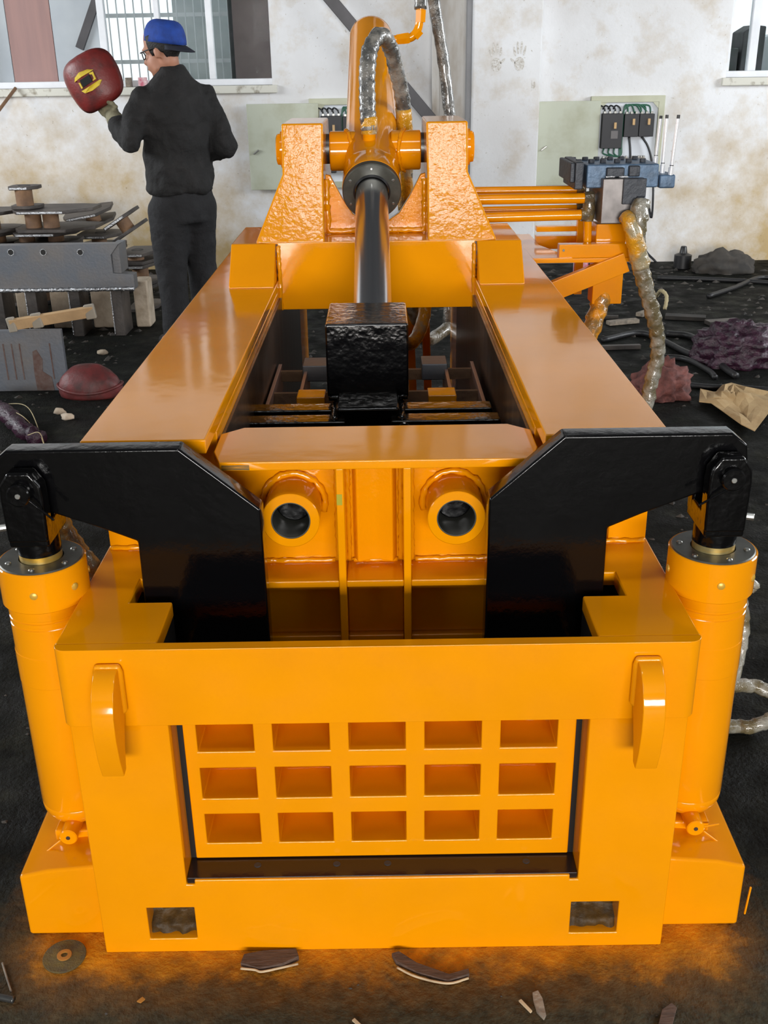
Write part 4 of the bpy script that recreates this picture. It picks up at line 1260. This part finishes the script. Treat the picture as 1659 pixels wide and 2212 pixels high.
cv_, cf_ = [], []
n1, n2 = 28, 9
for j in range(n2 + 1):
    a = j / n2 * math.pi / 2
    for i in range(n1):
        q = 2 * math.pi * i / n1
        rr = math.cos(a) ** 0.5
        w_ = 1 + 0.04 * math.sin(3 * q + 1) * math.sin(a * 2)
        cv_.append(capp(-0.022 + 0.112 * rr * math.cos(q) * w_, 0.091 * rr * math.sin(q) * w_, 0.030 + 0.108 * math.sin(a)))
for j in range(n2):
    for i in range(n1):
        cf_.append((j * n1 + i, j * n1 + (i + 1) % n1, (j + 1) * n1 + (i + 1) % n1, (j + 1) * n1 + i))
cf_.append(tuple(range(n2 * n1, n2 * n1 + n1)))
cap = mesh('cap', cv_, cf_, 'cap_blue', figure, smooth=True)
sd = cap.modifiers.new('thick', 'SOLIDIFY')
sd.thickness = 0.004
bv, bf = [], []
for j in range(5):
    for i in range(13):
        q = math.pi * 0.62 + (math.pi * 0.76) * i / 12
        rr = 1 + 0.50 * j / 4 * math.sin(math.pi * (i + 0.6) / 13.2)
        bv.append(capp(-0.022 + 0.110 * rr * math.cos(q), 0.090 * math.sin(q) * (1 + 0.05 * j / 4), 0.030 - 0.022 * j / 4 - 0.006 * abs(math.sin(q))))
for j in range(4):
    for i in range(12):
        k = j * 13 + i
        bf.append((k, k + 1, k + 14, k + 13))
br = mesh('cap_brim', bv, bf, 'cap_under', cap, smooth=True)
br.modifiers.new('thick', 'SOLIDIFY').thickness = 0.006
# hair below the cap, glasses
hv, hf = [], []
nh, mh = 21, 7
for j in range(mh):
    for i in range(nh):
        q = math.radians(62) + math.radians(236) * i / (nh - 1)          # from one temple round the back to the other
        back = max(0.0, -math.cos(q))
        low = -0.030 - 0.055 * back + (0.018 if abs(math.cos(q)) < 0.35 and math.cos(q) < 0.2 else 0)
        u = 0.065 + (low - 0.065) * j / (mh - 1)
        k = math.sqrt(max(0.05, 1 - ((u - 0.03) / 0.112) ** 2))
        hv.append(head(-0.012 + (0.104 * k - 0.004 * j / mh) * math.cos(q), (0.083 * k) * math.sin(q), u))
for j in range(mh - 1):
    for i in range(nh - 1):
        k = j * nh + i
        hf.append((k, k + 1, k + nh + 1, k + nh))
hr_ = mesh('hair', hv, hf, 'hair', figure, smooth=True)
hr_.modifiers.new('thick', 'SOLIDIFY').thickness = 0.012
gl_ = tube('glasses', [head(-0.005, 0.080, 0.0), head(0.04, 0.076, 0.002), head(0.092, 0.058, 0.0)], 0.0032, 'plastic_black', figure, n=6, sub=3)
for sx in (-1, 1):
    pts = [head(0.096 - 0.012 * abs(math.cos(a)) * (math.cos(a) > 0), sx * (0.032 + 0.025 * math.cos(a)), -0.012 + 0.018 * math.sin(a)) for a in [2 * math.pi * i / 12 for i in range(13)]]
    tube('lens_rim', pts, 0.003, 'plastic_black', gl_, n=6, sub=2)
# gauntlet glove on his left hand with five fingers round the mask's handle
gd = (l_ha - l_wr).normalized()
gs = gd.cross(V((0, 1, 0))).normalized()
gp = []
blob('glove', [('c', [(l_wr - gd * 0.03, 0.050), (l_wr + gd * 0.02, 0.046), (l_wr + gd * 0.05, 0.040)]), ('e', l_ha, (0.042, 0.030, 0.045)),
               ('c', [(l_ha + V((-0.035, -0.005, 0.02)), 0.014), (l_ha + V((-0.045, -0.035, 0.045)), 0.013), (l_ha + V((-0.02, -0.055, 0.055)), 0.012)]),
               ('c', [(l_ha + V((-0.015, -0.01, 0.035)), 0.014), (l_ha + V((-0.02, -0.042, 0.055)), 0.013), (l_ha + V((0.005, -0.058, 0.058)), 0.012)]),
               ('c', [(l_ha + V((0.005, -0.012, 0.035)), 0.014), (l_ha + V((0.004, -0.045, 0.050)), 0.013), (l_ha + V((0.026, -0.056, 0.048)), 0.012)]),
               ('c', [(l_ha + V((0.025, -0.012, 0.025)), 0.013), (l_ha + V((0.026, -0.042, 0.035)), 0.012), (l_ha + V((0.042, -0.050, 0.030)), 0.011)]),
               ('c', [(l_ha + V((-0.04, 0.0, -0.005)), 0.015), (l_ha + V((-0.062, 0.012, 0.02)), 0.014), (l_ha + V((-0.058, 0.018, 0.05)), 0.012)])],
     'glove_tan', figure, voxel=0.006, smooth=2)


def shell_mask(name, c, right, up, out, w, h, depth, mat):
    """curved face shield: superellipse outline bulging along 'out'"""
    n, m_ = 40, 10
    v_, f_ = [V(c) + out * depth], []
    for j in range(1, m_ + 1):
        r = j / m_
        for i in range(n):
            a = 2 * math.pi * i / n
            ex = 2 / 3.6
            x = w * r * math.copysign(abs(math.cos(a)) ** ex, math.cos(a))
            y = h * r * math.copysign(abs(math.sin(a)) ** ex, math.sin(a))
            x *= 1 - 0.10 * max(0, -y / h)
            z = depth * (1 - 0.9 * (x / w) ** 2 - 0.22 * (y / h) ** 2 - 0.25 * r ** 10)
            v_.append(V(c) + right * x + up * y + out * z)
    for i in range(n):
        f_.append((0, 1 + i, 1 + (i + 1) % n))
    for j in range(m_ - 1):
        for i in range(n):
            f_.append((1 + j * n + i, 1 + j * n + (i + 1) % n, 1 + (j + 1) * n + (i + 1) % n, 1 + (j + 1) * n + i))
    o = mesh(name, v_, f_, mat, None, smooth=True)
    md = o.modifiers.new('thick', 'SOLIDIFY')
    md.thickness = 0.004
    md.offset = 1
    return o


mR = V((math.cos(0.47), -0.12, math.sin(0.47))).normalized()
mU0 = V((-math.sin(0.47), 0.1, math.cos(0.47))).normalized()
mO = mR.cross(mU0).normalized()
if mO.y > 0:
    mO = -mO
mU = mO.cross(mR).normalized()
if mU.z < 0:
    mU = -mU
mC = at(203, 176, Y=PY + 0.06)
MK = shell_mask('welding_mask', mC, mR, mU, mO, 0.150, 0.134, 0.075, 'mask_red')
tag(MK, 'red welding mask with yellow-smeared viewing window held up in a gloved hand', 'welding mask')


def on_mask(x, y, d=0.0):
    return mC + mR * x + mU * y + mO * (0.075 * (1 - 0.9 * (x / 0.150) ** 2 - 0.22 * (y / 0.134) ** 2) + 0.004 + d)


def patch(name, pts, mat, th, parent):
    n = len(pts)
    v_ = [on_mask(x, y, th) for x, y in pts] + [on_mask(x, y, -0.003) for x, y in pts]
    f_ = [tuple(range(n)), tuple(range(2 * n - 1, n - 1, -1))] + [(i, (i + 1) % n, n + (i + 1) % n, n + i) for i in range(n)]
    return mesh(name, v_, f_, mat, parent)


vw = patch('viewing_window', [(-0.052, -0.022), (0.052, -0.022), (0.052, 0.030), (-0.052, 0.030)], 'mask_red', 0.007, MK)
patch('dark_glass', [(-0.036, -0.014), (0.024, -0.014), (0.024, 0.022), (-0.036, 0.022)], 'dark_glass', 0.009, vw)
patch('yellow_paint', [(-0.070, 0.030), (-0.02, 0.032), (0.03, 0.031), (0.055, 0.033), (0.03, 0.048), (-0.02, 0.056), (-0.055, 0.046)], 'yellow_mark', 0.008, MK)
patch('yellow_paint', [(-0.058, -0.024), (0.0, -0.026), (0.056, -0.022), (0.068, -0.026), (0.045, -0.045), (0.0, -0.050), (-0.045, -0.042)], 'yellow_mark', 0.008, MK)
patch('yellow_paint', [(0.026, -0.012), (0.046, -0.012), (0.050, 0.026), (0.028, 0.028), (0.030, 0.020), (0.040, 0.016), (0.038, -0.004)], 'yellow_mark', 0.0095, MK)
patch('yellow_paint', [(-0.050, -0.016), (-0.040, -0.016), (-0.040, 0.012), (-0.050, 0.016)], 'yellow_mark', 0.0095, MK)
bar('handle', mC - mU * 0.09 + mR * 0.005 - mO * 0.0, l_ha + mU * -0.02 + V((0, -0.015, 0)), 0.02, 0.018, 'plastic_black', MK, up=(0, 1, 0))

# ------------------------------------------------------------------ left: stacked steel
m2 = lumpy('welding_mask', at(198, 853, Z=0), (0.155, 0.10, 0.112), 'mask_red_dusty', None, amp=0.10, sc=2, seed=3, sub=4)
tag(m2, 'dark red welding mask lying face down on the floor by the grey plate', 'welding mask')
q = at(198, 853, Z=0)
tube('rim', [q + V((0.155 * math.cos(a), 0.098 * math.sin(a), 0.045 + 0.012 * math.cos(2 * a))) for a in [2 * math.pi * i / 24 for i in range(25)]], 0.008, 'mask_red_dusty', m2, n=8, sub=2)

# upright grey plate with rust streaks
u0, u1 = at(-70, 845, Z=0), at(143, 843, Z=0)
up_ = box('steel_plate', (u0.x, 3.57, 0), (u1.x + 0.015, 3.60, 0.305), 'steel_grey', None, bevel=0.003)
tag(up_, 'grey steel plate standing upright on the floor with a rust-red smear', 'steel plate')
q = at(92, 842, Y=3.568)
prism('rust_smear', [(q.x - 0.025, 0.003), (q.x + 0.06, 0.003), (q.x + 0.055, 0.07), (q.x + 0.015, 0.10), (q.x + 0.022, 0.16), (q.x - 0.002, 0.21), (q.x - 0.022, 0.20), (q.x - 0.028, 0.09)], 'y', 3.5665, 3.571, 'rust_stain', up_, bevel=0)
for u in (12, 30, 47, 112):
    q = at(u, 780, Y=3.568)
    box('rust_streak', (q.x - 0.003, 3.567, 0.06), (q.x + 0.003, 3.571, 0.24), 'rust_stain', up_, bevel=0)
# cardboard strip lying over it
s0, s1 = at(22, 702, Y=3.55), at(202, 672, Y=3.62)
cs = bar('cardboard_strip', s0, s1, 0.02, 0.055, 'cardboard', None, up=(0, -0.35, 1), bevel=0.001)
tag(cs, 'cardboard strip with clear tape lying on top of the upright grey plate', 'cardboard')
for f_ in (0.32, 0.96, 0.02):
    q = s0.lerp(s1, f_)
    obox('tape', q, (0.05 if f_ > 0.1 else 0.04, 0.026, 0.072), (0, -0.15, 0), 'tape_clear', cs, bevel=0.006)

# fabricated steel beam resting on upright plates
by = 4.70
bz0, bz1 = 0.275, 0.535
xr = -1.505
bmm = prism('steel_beam', [(-2.9, bz0), (-1.432, bz0), (-1.432, bz0 + 0.085), (-1.55, bz0 + 0.095), (-1.55, bz1 - 0.06), (-1.50, bz1), (-2.9, bz1)], 'y', by, by + 0.09, 'steel_grey', None, bevel=0.003)
tag(bmm, 'long grey welded steel beam with a notched end resting on upright plates', 'steel beam')
box('end_gusset', (-1.55, by + 0.02, bz0 + 0.09), (-1.505, by + 0.2, bz1 - 0.005), 'steel_grey', bmm)
weld('bottom_weld', [(-2.9, by - 0.006, bz0 + 0.004), (-1.435, by - 0.006, bz0 + 0.004)], 0.012, 'steel_edge', bmm)
for u in (22, 92, 172):
    q = at(u, 545, Y=by)
    cyl('bolt_hole', (q.x, by - 0.002, q.z), (q.x, by + 0.01, q.z), 0.0165, 'black_gap', bmm, n=16)
    ring('hole_rim', (q.x + 0.004, by - 0.004, q.z), (0, 1, 0), 0.016, 0.019, 0.004, 'steel_edge', bmm, n=16)
k = 0
for u in (8, 80, 172, 262):
    q = at(u, 690, Y=by + 0.05)
    o = box('support_plate', (q.x - 0.03, by + 0.0, 0), (q.x + 0.03, by + 0.2, bz0 - 0.001), 'steel_mill', None, bevel=0.003)
    box('bright_edge', (q.x - 0.035, by - 0.002, 0.01), (q.x - 0.029, by + 0.2, bz0 - 0.004), 'steel_edge', o, bevel=0.001)
    tag(o, ('upright dark plate under the steel beam, first from the photo\'s left edge', 'upright dark plate under the steel beam, second from the photo\'s left edge', 'upright dark plate under the steel beam, third from the photo\'s left edge', 'upright dark plate under the notched end of the steel beam')[k], 'steel plate', 'plates under the beam')
    k += 1
k = 0
for u, w_ in ((44, 0.085), (125, 0.12), (217, 0.14), (302, 0.09)):
    q = at(u, 690, Y=by + 0.12)
    o = box('pale_block', (q.x - w_ / 2, by + 0.21, 0.0), (q.x + w_ / 2, by + 0.36, 0.285), 'pale_block', None, bevel=0.012)
    tag(o, ('pale block under the beam at the photo\'s left edge', 'pale block under the middle of the beam behind the cardboard strip', 'wide pale block under the right part of the beam', 'pale block beyond the beam\'s notched end by the man\'s leg')[k], 'block', 'pale blocks under the beam')
    k += 1


# spools: flat steel flanges on rusty hubs, stacked in layers
def spool(u0, u1, z0, z1, y, hubs, lab, tip=0.0, dep=0.17, th=0.022, rot=None, hr=0.052, sk=0.0):
    x0, x1 = at(u0, 500, Y=y).x, at(u1, 500, Y=y).x
    c = V(((x0 + x1) / 2, y, z0))
    r = thing('flanged_spool', lab, 'steel part', c, 'rusty flanged parts piled by the wall')
    R = Euler(rot).to_matrix() if rot else Matrix.Identity(3)
    w = (x1 - x0) / 2

    def loc(p_):
        return c + R @ V(p_)
    for k, z in enumerate((0, z1 - z0 - th)):
        pl = [(-w, -dep * 0.5), (-w * 0.8, -dep), (w * 0.45 - tip, -dep), (w - tip * 0.4, -dep * 0.2), (w, dep * 0.8), (w * 0.5, dep), (-w * 0.8, dep), (-w, dep * 0.5)]
        pl = [(x + sk * (1 if k else -1), yy) for x, yy in pl]
        n = len(pl)
        v_ = [loc((x, yy, z)) for x, yy in pl] + [loc((x, yy, z + th)) for x, yy in pl]
        f_ = [tuple(range(n)), tuple(range(2 * n - 1, n - 1, -1))] + [(i, (i + 1) % n, n + (i + 1) % n, n + i) for i in range(n)]
        fl_ = mesh('flange', v_, f_, 'steel_mill', r, bevel=0.003)
        bar('bright_edge', loc((-w * 0.78, -dep - 0.001, z + th * 0.5)), loc((w * 0.43 - tip, -dep - 0.001, z + th * 0.5)), 0.003, th * 0.55, 'steel_edge' if k else 'steel_mill', fl_, up=R @ V((0, 0, 1)), bevel=0)
    for f in hubs:
        lathe('hub', loc((w * f, -dep * 0.35, th)), R @ V((0, 0, 1)), [(0, hr), (z1 - z0 - 2 * th, hr)], 'rust_hub', r, n=20)
    ring('bore', loc((w * hubs[0], 0, z1 - z0)), R @ V((0, 0, 1)), hr * 0.5, hr * 0.75, 0.0008, 'black_gap', r, n=18)
    return r


sy = 5.75
spool(-70, 130, 0.0, 0.13, sy, (-0.5, 0.5), 'lowest left flanged part, on the floor behind the steel beam')
spool(-70, 130, 0.132, 0.262, sy, (-0.5, 0.4), 'second flanged part up from the floor behind the steel beam')
spool(-75, 165, 0.264, 0.392, sy, (-0.5, 0.1, 0.6), 'wide flanged part just behind the top edge of the beam')
spool(-70, 34, 0.394, 0.478, sy - 0.02, (-0.5, 0.35, ), 'short flanged part at the photo\'s left edge, low in the pile')
spool(36, 168, 0.394, 0.478, sy - 0.02, (-0.6, 0.35), 'flanged part below the long pointed plates of the pile')
spool(-66, 41, 0.481, 0.615, sy - 0.03, (0.1,), 'flanged part with a round bore at the left edge of the pile')
spool(45, 213, 0.481, 0.622, sy, (-0.55, -0.1), 'two-hub flanged part with long pointed plates below the lone spool', tip=0.02, dep=0.2)
spool(36, 97, 0.6245, 0.768, sy - 0.05, (0,), 'lone rusty spool standing on top of the pile', dep=0.085, hr=0.055)
spool(150, 262, 0.0, 0.14, sy + 0.38, (-0.3, 0.4), 'flanged part on the floor behind the beam\'s notched end')
spool(172, 262, 0.142, 0.30, sy + 0.38, (0,), 'flanged part on the middle of the right-hand stack')
spool(172, 262, 0.302, 0.40, sy + 0.38, (0,), 'flanged part at the top of the right-hand stack, below the tilted plates')
spool(150, 250, 0.45, 0.545, sy + 0.48, (0.2,), 'dark flanged part sloping on top of the right-hand stack', rot=(0.1, -0.16, 0.1))
spool(268, 330, 0.0, 0.16, sy - 0.25, (0,), 'flanged part on the floor beside the man\'s leg')
spool(268, 330, 0.162, 0.30, sy - 0.25, (0,), 'flanged part second from the floor beside the man\'s leg')
spool(266, 332, 0.302, 0.375, sy - 0.25, (-0.2,), 'flanged part under the tilted one beside the man')
spool(242, 322, 0.485, 0.60, sy - 0.25, (0.1,), 'tilted flanged part with bright edges beside the man', rot=(0.0, -0.55, 0.0), dep=0.12, hr=0.045, sk=0.0)
o = box('pale_block', (at(77, 510, Y=sy + 0.17).x, sy + 0.165, 0.394), (at(116, 510, Y=sy + 0.17).x, sy + 0.21, 0.478), 'pale_block', None, bevel=0.004)
tag(o, 'small pale block wedged between the flanged parts of the pile', 'block')

# leaning steel rod at the far left
tag(cyl('steel_rod', at(-20, 262, Y=6.6), at(34, 190, Y=6.85), 0.012, 'rust_hub', None, n=10), 'thin rusty rod leaning against the rear wall at the left edge', 'rod')
tag(box('sill_box', (at(300, 180, Y=WY).x, WY - 0.02, 1.336), (at(318, 180, Y=WY).x, WY + 0.015, 1.40), 'bottle_pink', None), 'small red and white box on the window sill behind the man', 'box')
tag(box('sill_block', (at(274, 190, Y=WY).x, WY - 0.03, 1.336), (at(286, 190, Y=WY).x, WY + 0.015, 1.40), 'wood_grey', None), 'small grey block on the sill beside the welding mask', 'block')

# purple raffia strap and pale scraps on the left floor
rs_ = tag(tube('raffia_strap', [at(-15, 880, Z=0.02), at(12, 893, Z=0.05), at(45, 925, Z=0.05), at(85, 948, Z=0.03)], 0.035, 'net_purple', None, n=10, wrap=(0.35, 0.05)), 'frayed purple raffia strap on the floor at the left', 'strap')
for k, (a, b_, c_) in enumerate((((5, 872), (60, 880), (95, 960)), ((20, 885), (50, 900), (78, 930)), ((60, 940), (85, 935), (98, 968)))):
    tube('strand', [at(*a, Z=0.06), at(*b_, Z=0.09), at(*c_, Z=0.02)], 0.0018, 'rope_yellow', rs_, n=5)
for k, (u, v_) in enumerate(((130, 893), (148, 905), (222, 765))):
    q = at(u, v_, Z=0)
    tag(lumpy('paper_scrap', q, (0.028, 0.02, 0.02), 'pale_block', None, amp=0.5, seed=k, sub=2), ('crumpled pale scrap on the dark floor left of the beam, farther one', 'crumpled pale scrap on the dark floor left of the rail, nearer one', 'small pale scrap on the floor below the support plates')[k], 'scrap', 'pale scraps on the floor')
q = at(215, 1150, Y=0.62)
tag(obox('offcut_board', (q.x - 0.02, 0.9, 0.03), (0.26, 0.09, 0.05), (0, 0, 0.5), 'wood_grey', None), 'grey timber offcut on the floor behind the left lock cylinder', 'offcut')

# ------------------------------------------------------------------ right: floor clutter
o = lumpy('net_sack', at(1600, 780, Z=0), (0.25, 0.17, 0.155), 'net_purple', None, amp=0.25, sc=7, seed=5, sub=5)
tag(o, 'dark purple net sack crumpled on the floor at the right', 'sack')
o = lumpy('pink_rag', at(1425, 858, Z=0), (0.13, 0.10, 0.13), 'rag_pink', None, amp=0.35, sc=6, seed=9, sub=4)
tag(o, 'crumpled pink rag on the floor beside the hanging pale hose', 'rag')


def crumpled(name, outline, mat, amp, z0, lab, cat, seed=0, th=0.004):
    pts = [at(u, v_, Z=z0) for u, v_ in outline]
    c = sum(pts, V()) / len(pts)
    v_, f_ = [c + V((0, 0, amp * 0.8))], []
    n, m_ = len(pts), 5
    for j in range(1, m_ + 1):
        for i in range(n):
            q = c.lerp(pts[i], j / m_)
            q = q + V((0, 0, amp * (0.5 + 1.2 * noise.noise(q * 9 + V((seed, 0, 0)))) * (1 if j < m_ else 0.7)))
            q.z = max(q.z, 0.006)
            v_.append(q)
    for i in range(n):
        f_.append((0, 1 + i, 1 + (i + 1) % n))
    for j in range(m_ - 1):
        for i in range(n):
            f_.append((1 + j * n + i, 1 + j * n + (i + 1) % n, 1 + (j + 1) * n + (i + 1) % n, 1 + (j + 1) * n + i))
    o = mesh(name, v_, f_, mat, None)
    o.modifiers.new('thick', 'SOLIDIFY').thickness = th
    return tag(o, lab, cat)


crumpled('kraft_bag', [(1512, 845), (1545, 850), (1560, 835), (1580, 825), (1610, 845), (1665, 850), (1690, 880), (1660, 900), (1630, 935), (1600, 925), (1560, 890), (1535, 875), (1510, 868)], 'kraft_paper', 0.035, 0.02, 'crumpled brown kraft paper bag on the floor at the right edge', 'paper bag', 2)
q = at(1487, 579, Z=0)
o = lathe('paint_can', (q.x - 0.05, q.y, 0), (0, 0, 1), [(0, 0.06), (0.005, 0.065), (0.10, 0.065), (0.115, 0.03), (0.16, 0.022), (0.165, 0.018)], 'plastic_black', None, n=20)
tag(o, 'small black can with a narrow neck at the foot of the rear wall', 'can')
o = lumpy('dark_bundle', at(1562, 588, Z=0), (0.22, 0.13, 0.12), 'rubble_dark', None, amp=0.3, sc=4, seed=14, sub=4)
tag(o, 'dark bundle slumped against the rear wall beside the black can', 'bundle')
q = at(1250, 590, Z=0)
o = lathe('pink_bottle', at(1253, 600, Z=0), (0, 0, 1), [(0, 0.05), (0.01, 0.055), (0.17, 0.055), (0.2, 0.03), (0.24, 0.025)], 'bottle_pink', None, n=16)
tag(o, 'pink bottle on the floor seen below the valve bracket', 'bottle')
o = tube('rope_end', [at(1418, 640, Z=0.01), at(1428, 628, Z=0.10), at(1440, 640, Z=0.08), at(1436, 668, Z=0.01)], 0.012, 'rope_yellow', None, n=8, wrap=(0.2, 0.03))
tag(o, 'short curl of frayed pale rope on the floor beside the hanging hose', 'rope')
cab = [([(1440, 720), (1500, 730), (1560, 790), (1590, 812)], 0.017, 'thick black cable curving past the purple sack'),
       ([(1420, 770), (1480, 775), (1530, 800), (1545, 815)], 0.014, 'black cable passing under the purple sack towards the paper bag'),
       ([(1300, 735), (1390, 720), (1480, 760), (1530, 780)], 0.016, 'thin black cable crossing the floor by the pale hose'),
       ([(1530, 640), (1590, 620), (1640, 600), (1700, 602)], 0.016, 'black cable rising to the right edge near the rear wall'),
       ([(1440, 825), (1520, 835), (1600, 838), (1700, 845)], 0.014, 'black cable lying straight behind the kraft paper bag'),
       ([(1420, 600), (1500, 602), (1590, 606), (1690, 612)], 0.016, 'black cable lying along the foot of the rear wall')]
for pts, r, lb in cab:
    tag(tube('floor_cable', [at(u, v_, Z=r) for u, v_ in pts], r, 'floor_cable', None, n=10), lb, 'cable', 'black cables on the right floor')
for k, (u, v_, w_, d_, rz) in enumerate(((1345, 700, 0.2, 0.05, 0.3), (1340, 755, 0.22, 0.03, 0.05), (1480, 690, 0.24, 0.08, -0.3), (1395, 680, 0.16, 0.05, 0.8), (1560, 700, 0.2, 0.07, 0.2), (1310, 690, 0.14, 0.03, -0.2))):
    q = at(u, v_, Z=0)
    o = obox('scrap_plank', (q.x, q.y, 0.014), (w_, d_, 0.024), (0, 0, rz), ('wood_grey', 'steel_mill', 'rubble_dark')[k % 3], None)
    tag(o, ('grey timber offcut on the floor left of the hanging hose', 'steel strip on the floor left of the hanging hose', 'dark board lying right of the rope curl', 'short grey timber piece near the hanging hose', 'steel piece lying behind the purple sack', 'dark strip on the floor below the brace')[k], 'scrap', 'scrap pieces on the right floor')

# grit and chips strewn over the floor, too many to count
occ = []
for o in COL.objects:
    if o.type != 'MESH' or o.name.startswith(('floor', 'wall', 'ceiling')):
        continue
    w = V()
    q = o
    while q is not None:
        w = w + q.location
        q = q.parent
    bb = [V(c) + w for c in o.bound_box]
    if min(c.z for c in bb) < 0.06:
        occ.append((min(c.x for c in bb) - 0.02, max(c.x for c in bb) + 0.02, min(c.y for c in bb) - 0.02, max(c.y for c in bb) + 0.02))
gv, gf = [], []
for k in range(2600):
    x, y = random.uniform(-3.2, 3.2), random.uniform(-0.5, 6.7)
    if abs(x) < 0.68 and 0.03 < y < 2.8 or any(a <= x <= b_ and c <= y <= d for a, b_, c, d in occ):
        continue
    r = random.uniform(0.002, 0.007) * (1 + 0.5 * max(y, 0)) * (0.55 if y < 0.3 else 1)
    a = random.uniform(0, 6.28)
    n0 = len(gv)
    for i in range(4):
        q = a + i * math.pi / 2 + random.uniform(-0.3, 0.3)
        gv.append((x + r * random.uniform(0.6, 1.6) * math.cos(q), y + r * random.uniform(0.5, 1.2) * math.sin(q), 0.0004))
    gv.append((x + r * 0.2, y, r * random.uniform(0.3, 0.9)))
    gf += [(n0, n0 + 1, n0 + 4), (n0 + 1, n0 + 2, n0 + 4), (n0 + 2, n0 + 3, n0 + 4), (n0 + 3, n0, n0 + 4)]
gr_ = mesh('floor_grit', gv, gf, 'rubble_dark', None)
tag(gr_, 'dark grit and chips strewn over the oily floor', 'grit')
gr_['kind'] = 'stuff'

# ------------------------------------------------------------------ foreground floor
q = at(140, 2068, Z=0)
gd_ = lathe('grinding_disc', (q.x, q.y, 0.0005), (0, 0, 1), [(0, 0.037), (0.003, 0.038), (0.004, 0.037), (0.003, 0.024), (0.0045, 0.018)], 'disc_grit', None, n=40)
tag(gd_, 'worn grinding disc lying on the floor at the lower left', 'grinding disc')
ring('hub', (q.x, q.y, 0.003), (0, 0, 1), 0.006, 0.013, 0.004, 'disc_center', gd_, n=24)
cyl('bore', (q.x, q.y, 0.003), (q.x, q.y, 0.0045), 0.006, 'black_gap', gd_, n=16)


def splinter(name, outline, z0, h, mat, lab, cat, edge=None):
    pts = [at(u, v_, Z=0.002) for u, v_ in outline]
    n = len(pts)
    v_ = list(pts) + [p_ + V((0, 0.001, h * (0.7 + 0.3 * math.sin(i * 1.7)))) for i, p_ in enumerate(pts)]
    f_ = [tuple(range(n)), tuple(range(2 * n - 1, n - 1, -1))] + [(i, (i + 1) % n, n + (i + 1) % n, n + i) for i in range(n)]
    o = mesh(name, v_, f_, mat, None, bevel=0.0008)
    tag(o, lab, cat, 'wood splinters in front of the baler')
    if edge:
        e = [at(u, v2, Z=h * 0.5) for u, v2 in edge]
        tube('pale_break', e, 0.0022, 'wood_pale', o, n=6)
    return o


splinter('wood_splinter', [(520, 2088), (528, 2072), (570, 2060), (640, 2054), (646, 2075), (610, 2092), (560, 2098)], 0, 0.012, 'wood_chip', 'dark broken wood piece with a pale split edge below the frame, left one', 'wood piece', [(520, 2092), (550, 2095), (565, 2099), (600, 2092), (644, 2082)])
splinter('wood_splinter', [(846, 2066), (862, 2064), (900, 2085), (970, 2108), (1012, 2100), (1014, 2112), (968, 2124), (900, 2105), (856, 2085)], 0, 0.010, 'wood_chip', 'long bent wood splinter on the floor below the middle of the frame', 'wood piece', [(858, 2090), (900, 2110), (966, 2124), (1012, 2113)])
splinter('wood_splinter', [(1150, 2148), (1162, 2145), (1172, 2160), (1180, 2196), (1175, 2205), (1160, 2190), (1152, 2165)], 0, 0.006, 'wood_grey', 'small pale grey bark chip on the floor at the lower right', 'wood piece')
splinter('wood_splinter', [(1120, 2164), (1126, 2162), (1150, 2186), (1146, 2190)], 0, 0.004, 'wood_pale', 'thin matchstick splinter beside the grey bark chip', 'wood piece')
splinter('wood_splinter', [(1430, 2185), (1450, 2172), (1462, 2180), (1450, 2225), (1420, 2225)], 0, 0.006, 'wood_chip', 'brown wood chip at the photo\'s bottom edge on the right', 'wood piece')
splinter('wood_splinter', [(295, 2165), (308, 2156), (314, 2160), (304, 2168)], 0, 0.003, 'disc_center', 'tiny orange paint flake on the floor at the lower left', 'flake')
splinter('wood_splinter', [(760, 2206), (766, 2202), (782, 2216), (776, 2220)], 0, 0.003, 'wood_pale', 'thin splinter at the bottom edge near the middle', 'wood piece')
tag(tube('bent_rod', [at(-20, 2150, Z=0.004), at(10, 2156, Z=0.004), at(30, 2160, Z=0.004)], 0.006, 'steel_dark', None, n=8), 'short steel rod end on the floor at the lower left corner', 'rod')
tag(tube('wire_stub', [at(5, 2080, Z=0.003), at(14, 2110, Z=0.003), at(24, 2142, Z=0.003)], 0.0018, 'wood_grey', None, n=6), 'thin grey wire on the floor at the left edge near the grinding disc', 'wire')
tag(bar('orange_stick', at(1608, 1975, Z=0.004), at(1622, 1915, Z=0.06), 0.004, 0.004, 'paint_orange', None), 'thin orange stick leaning on the right foot of the baler', 'stick')
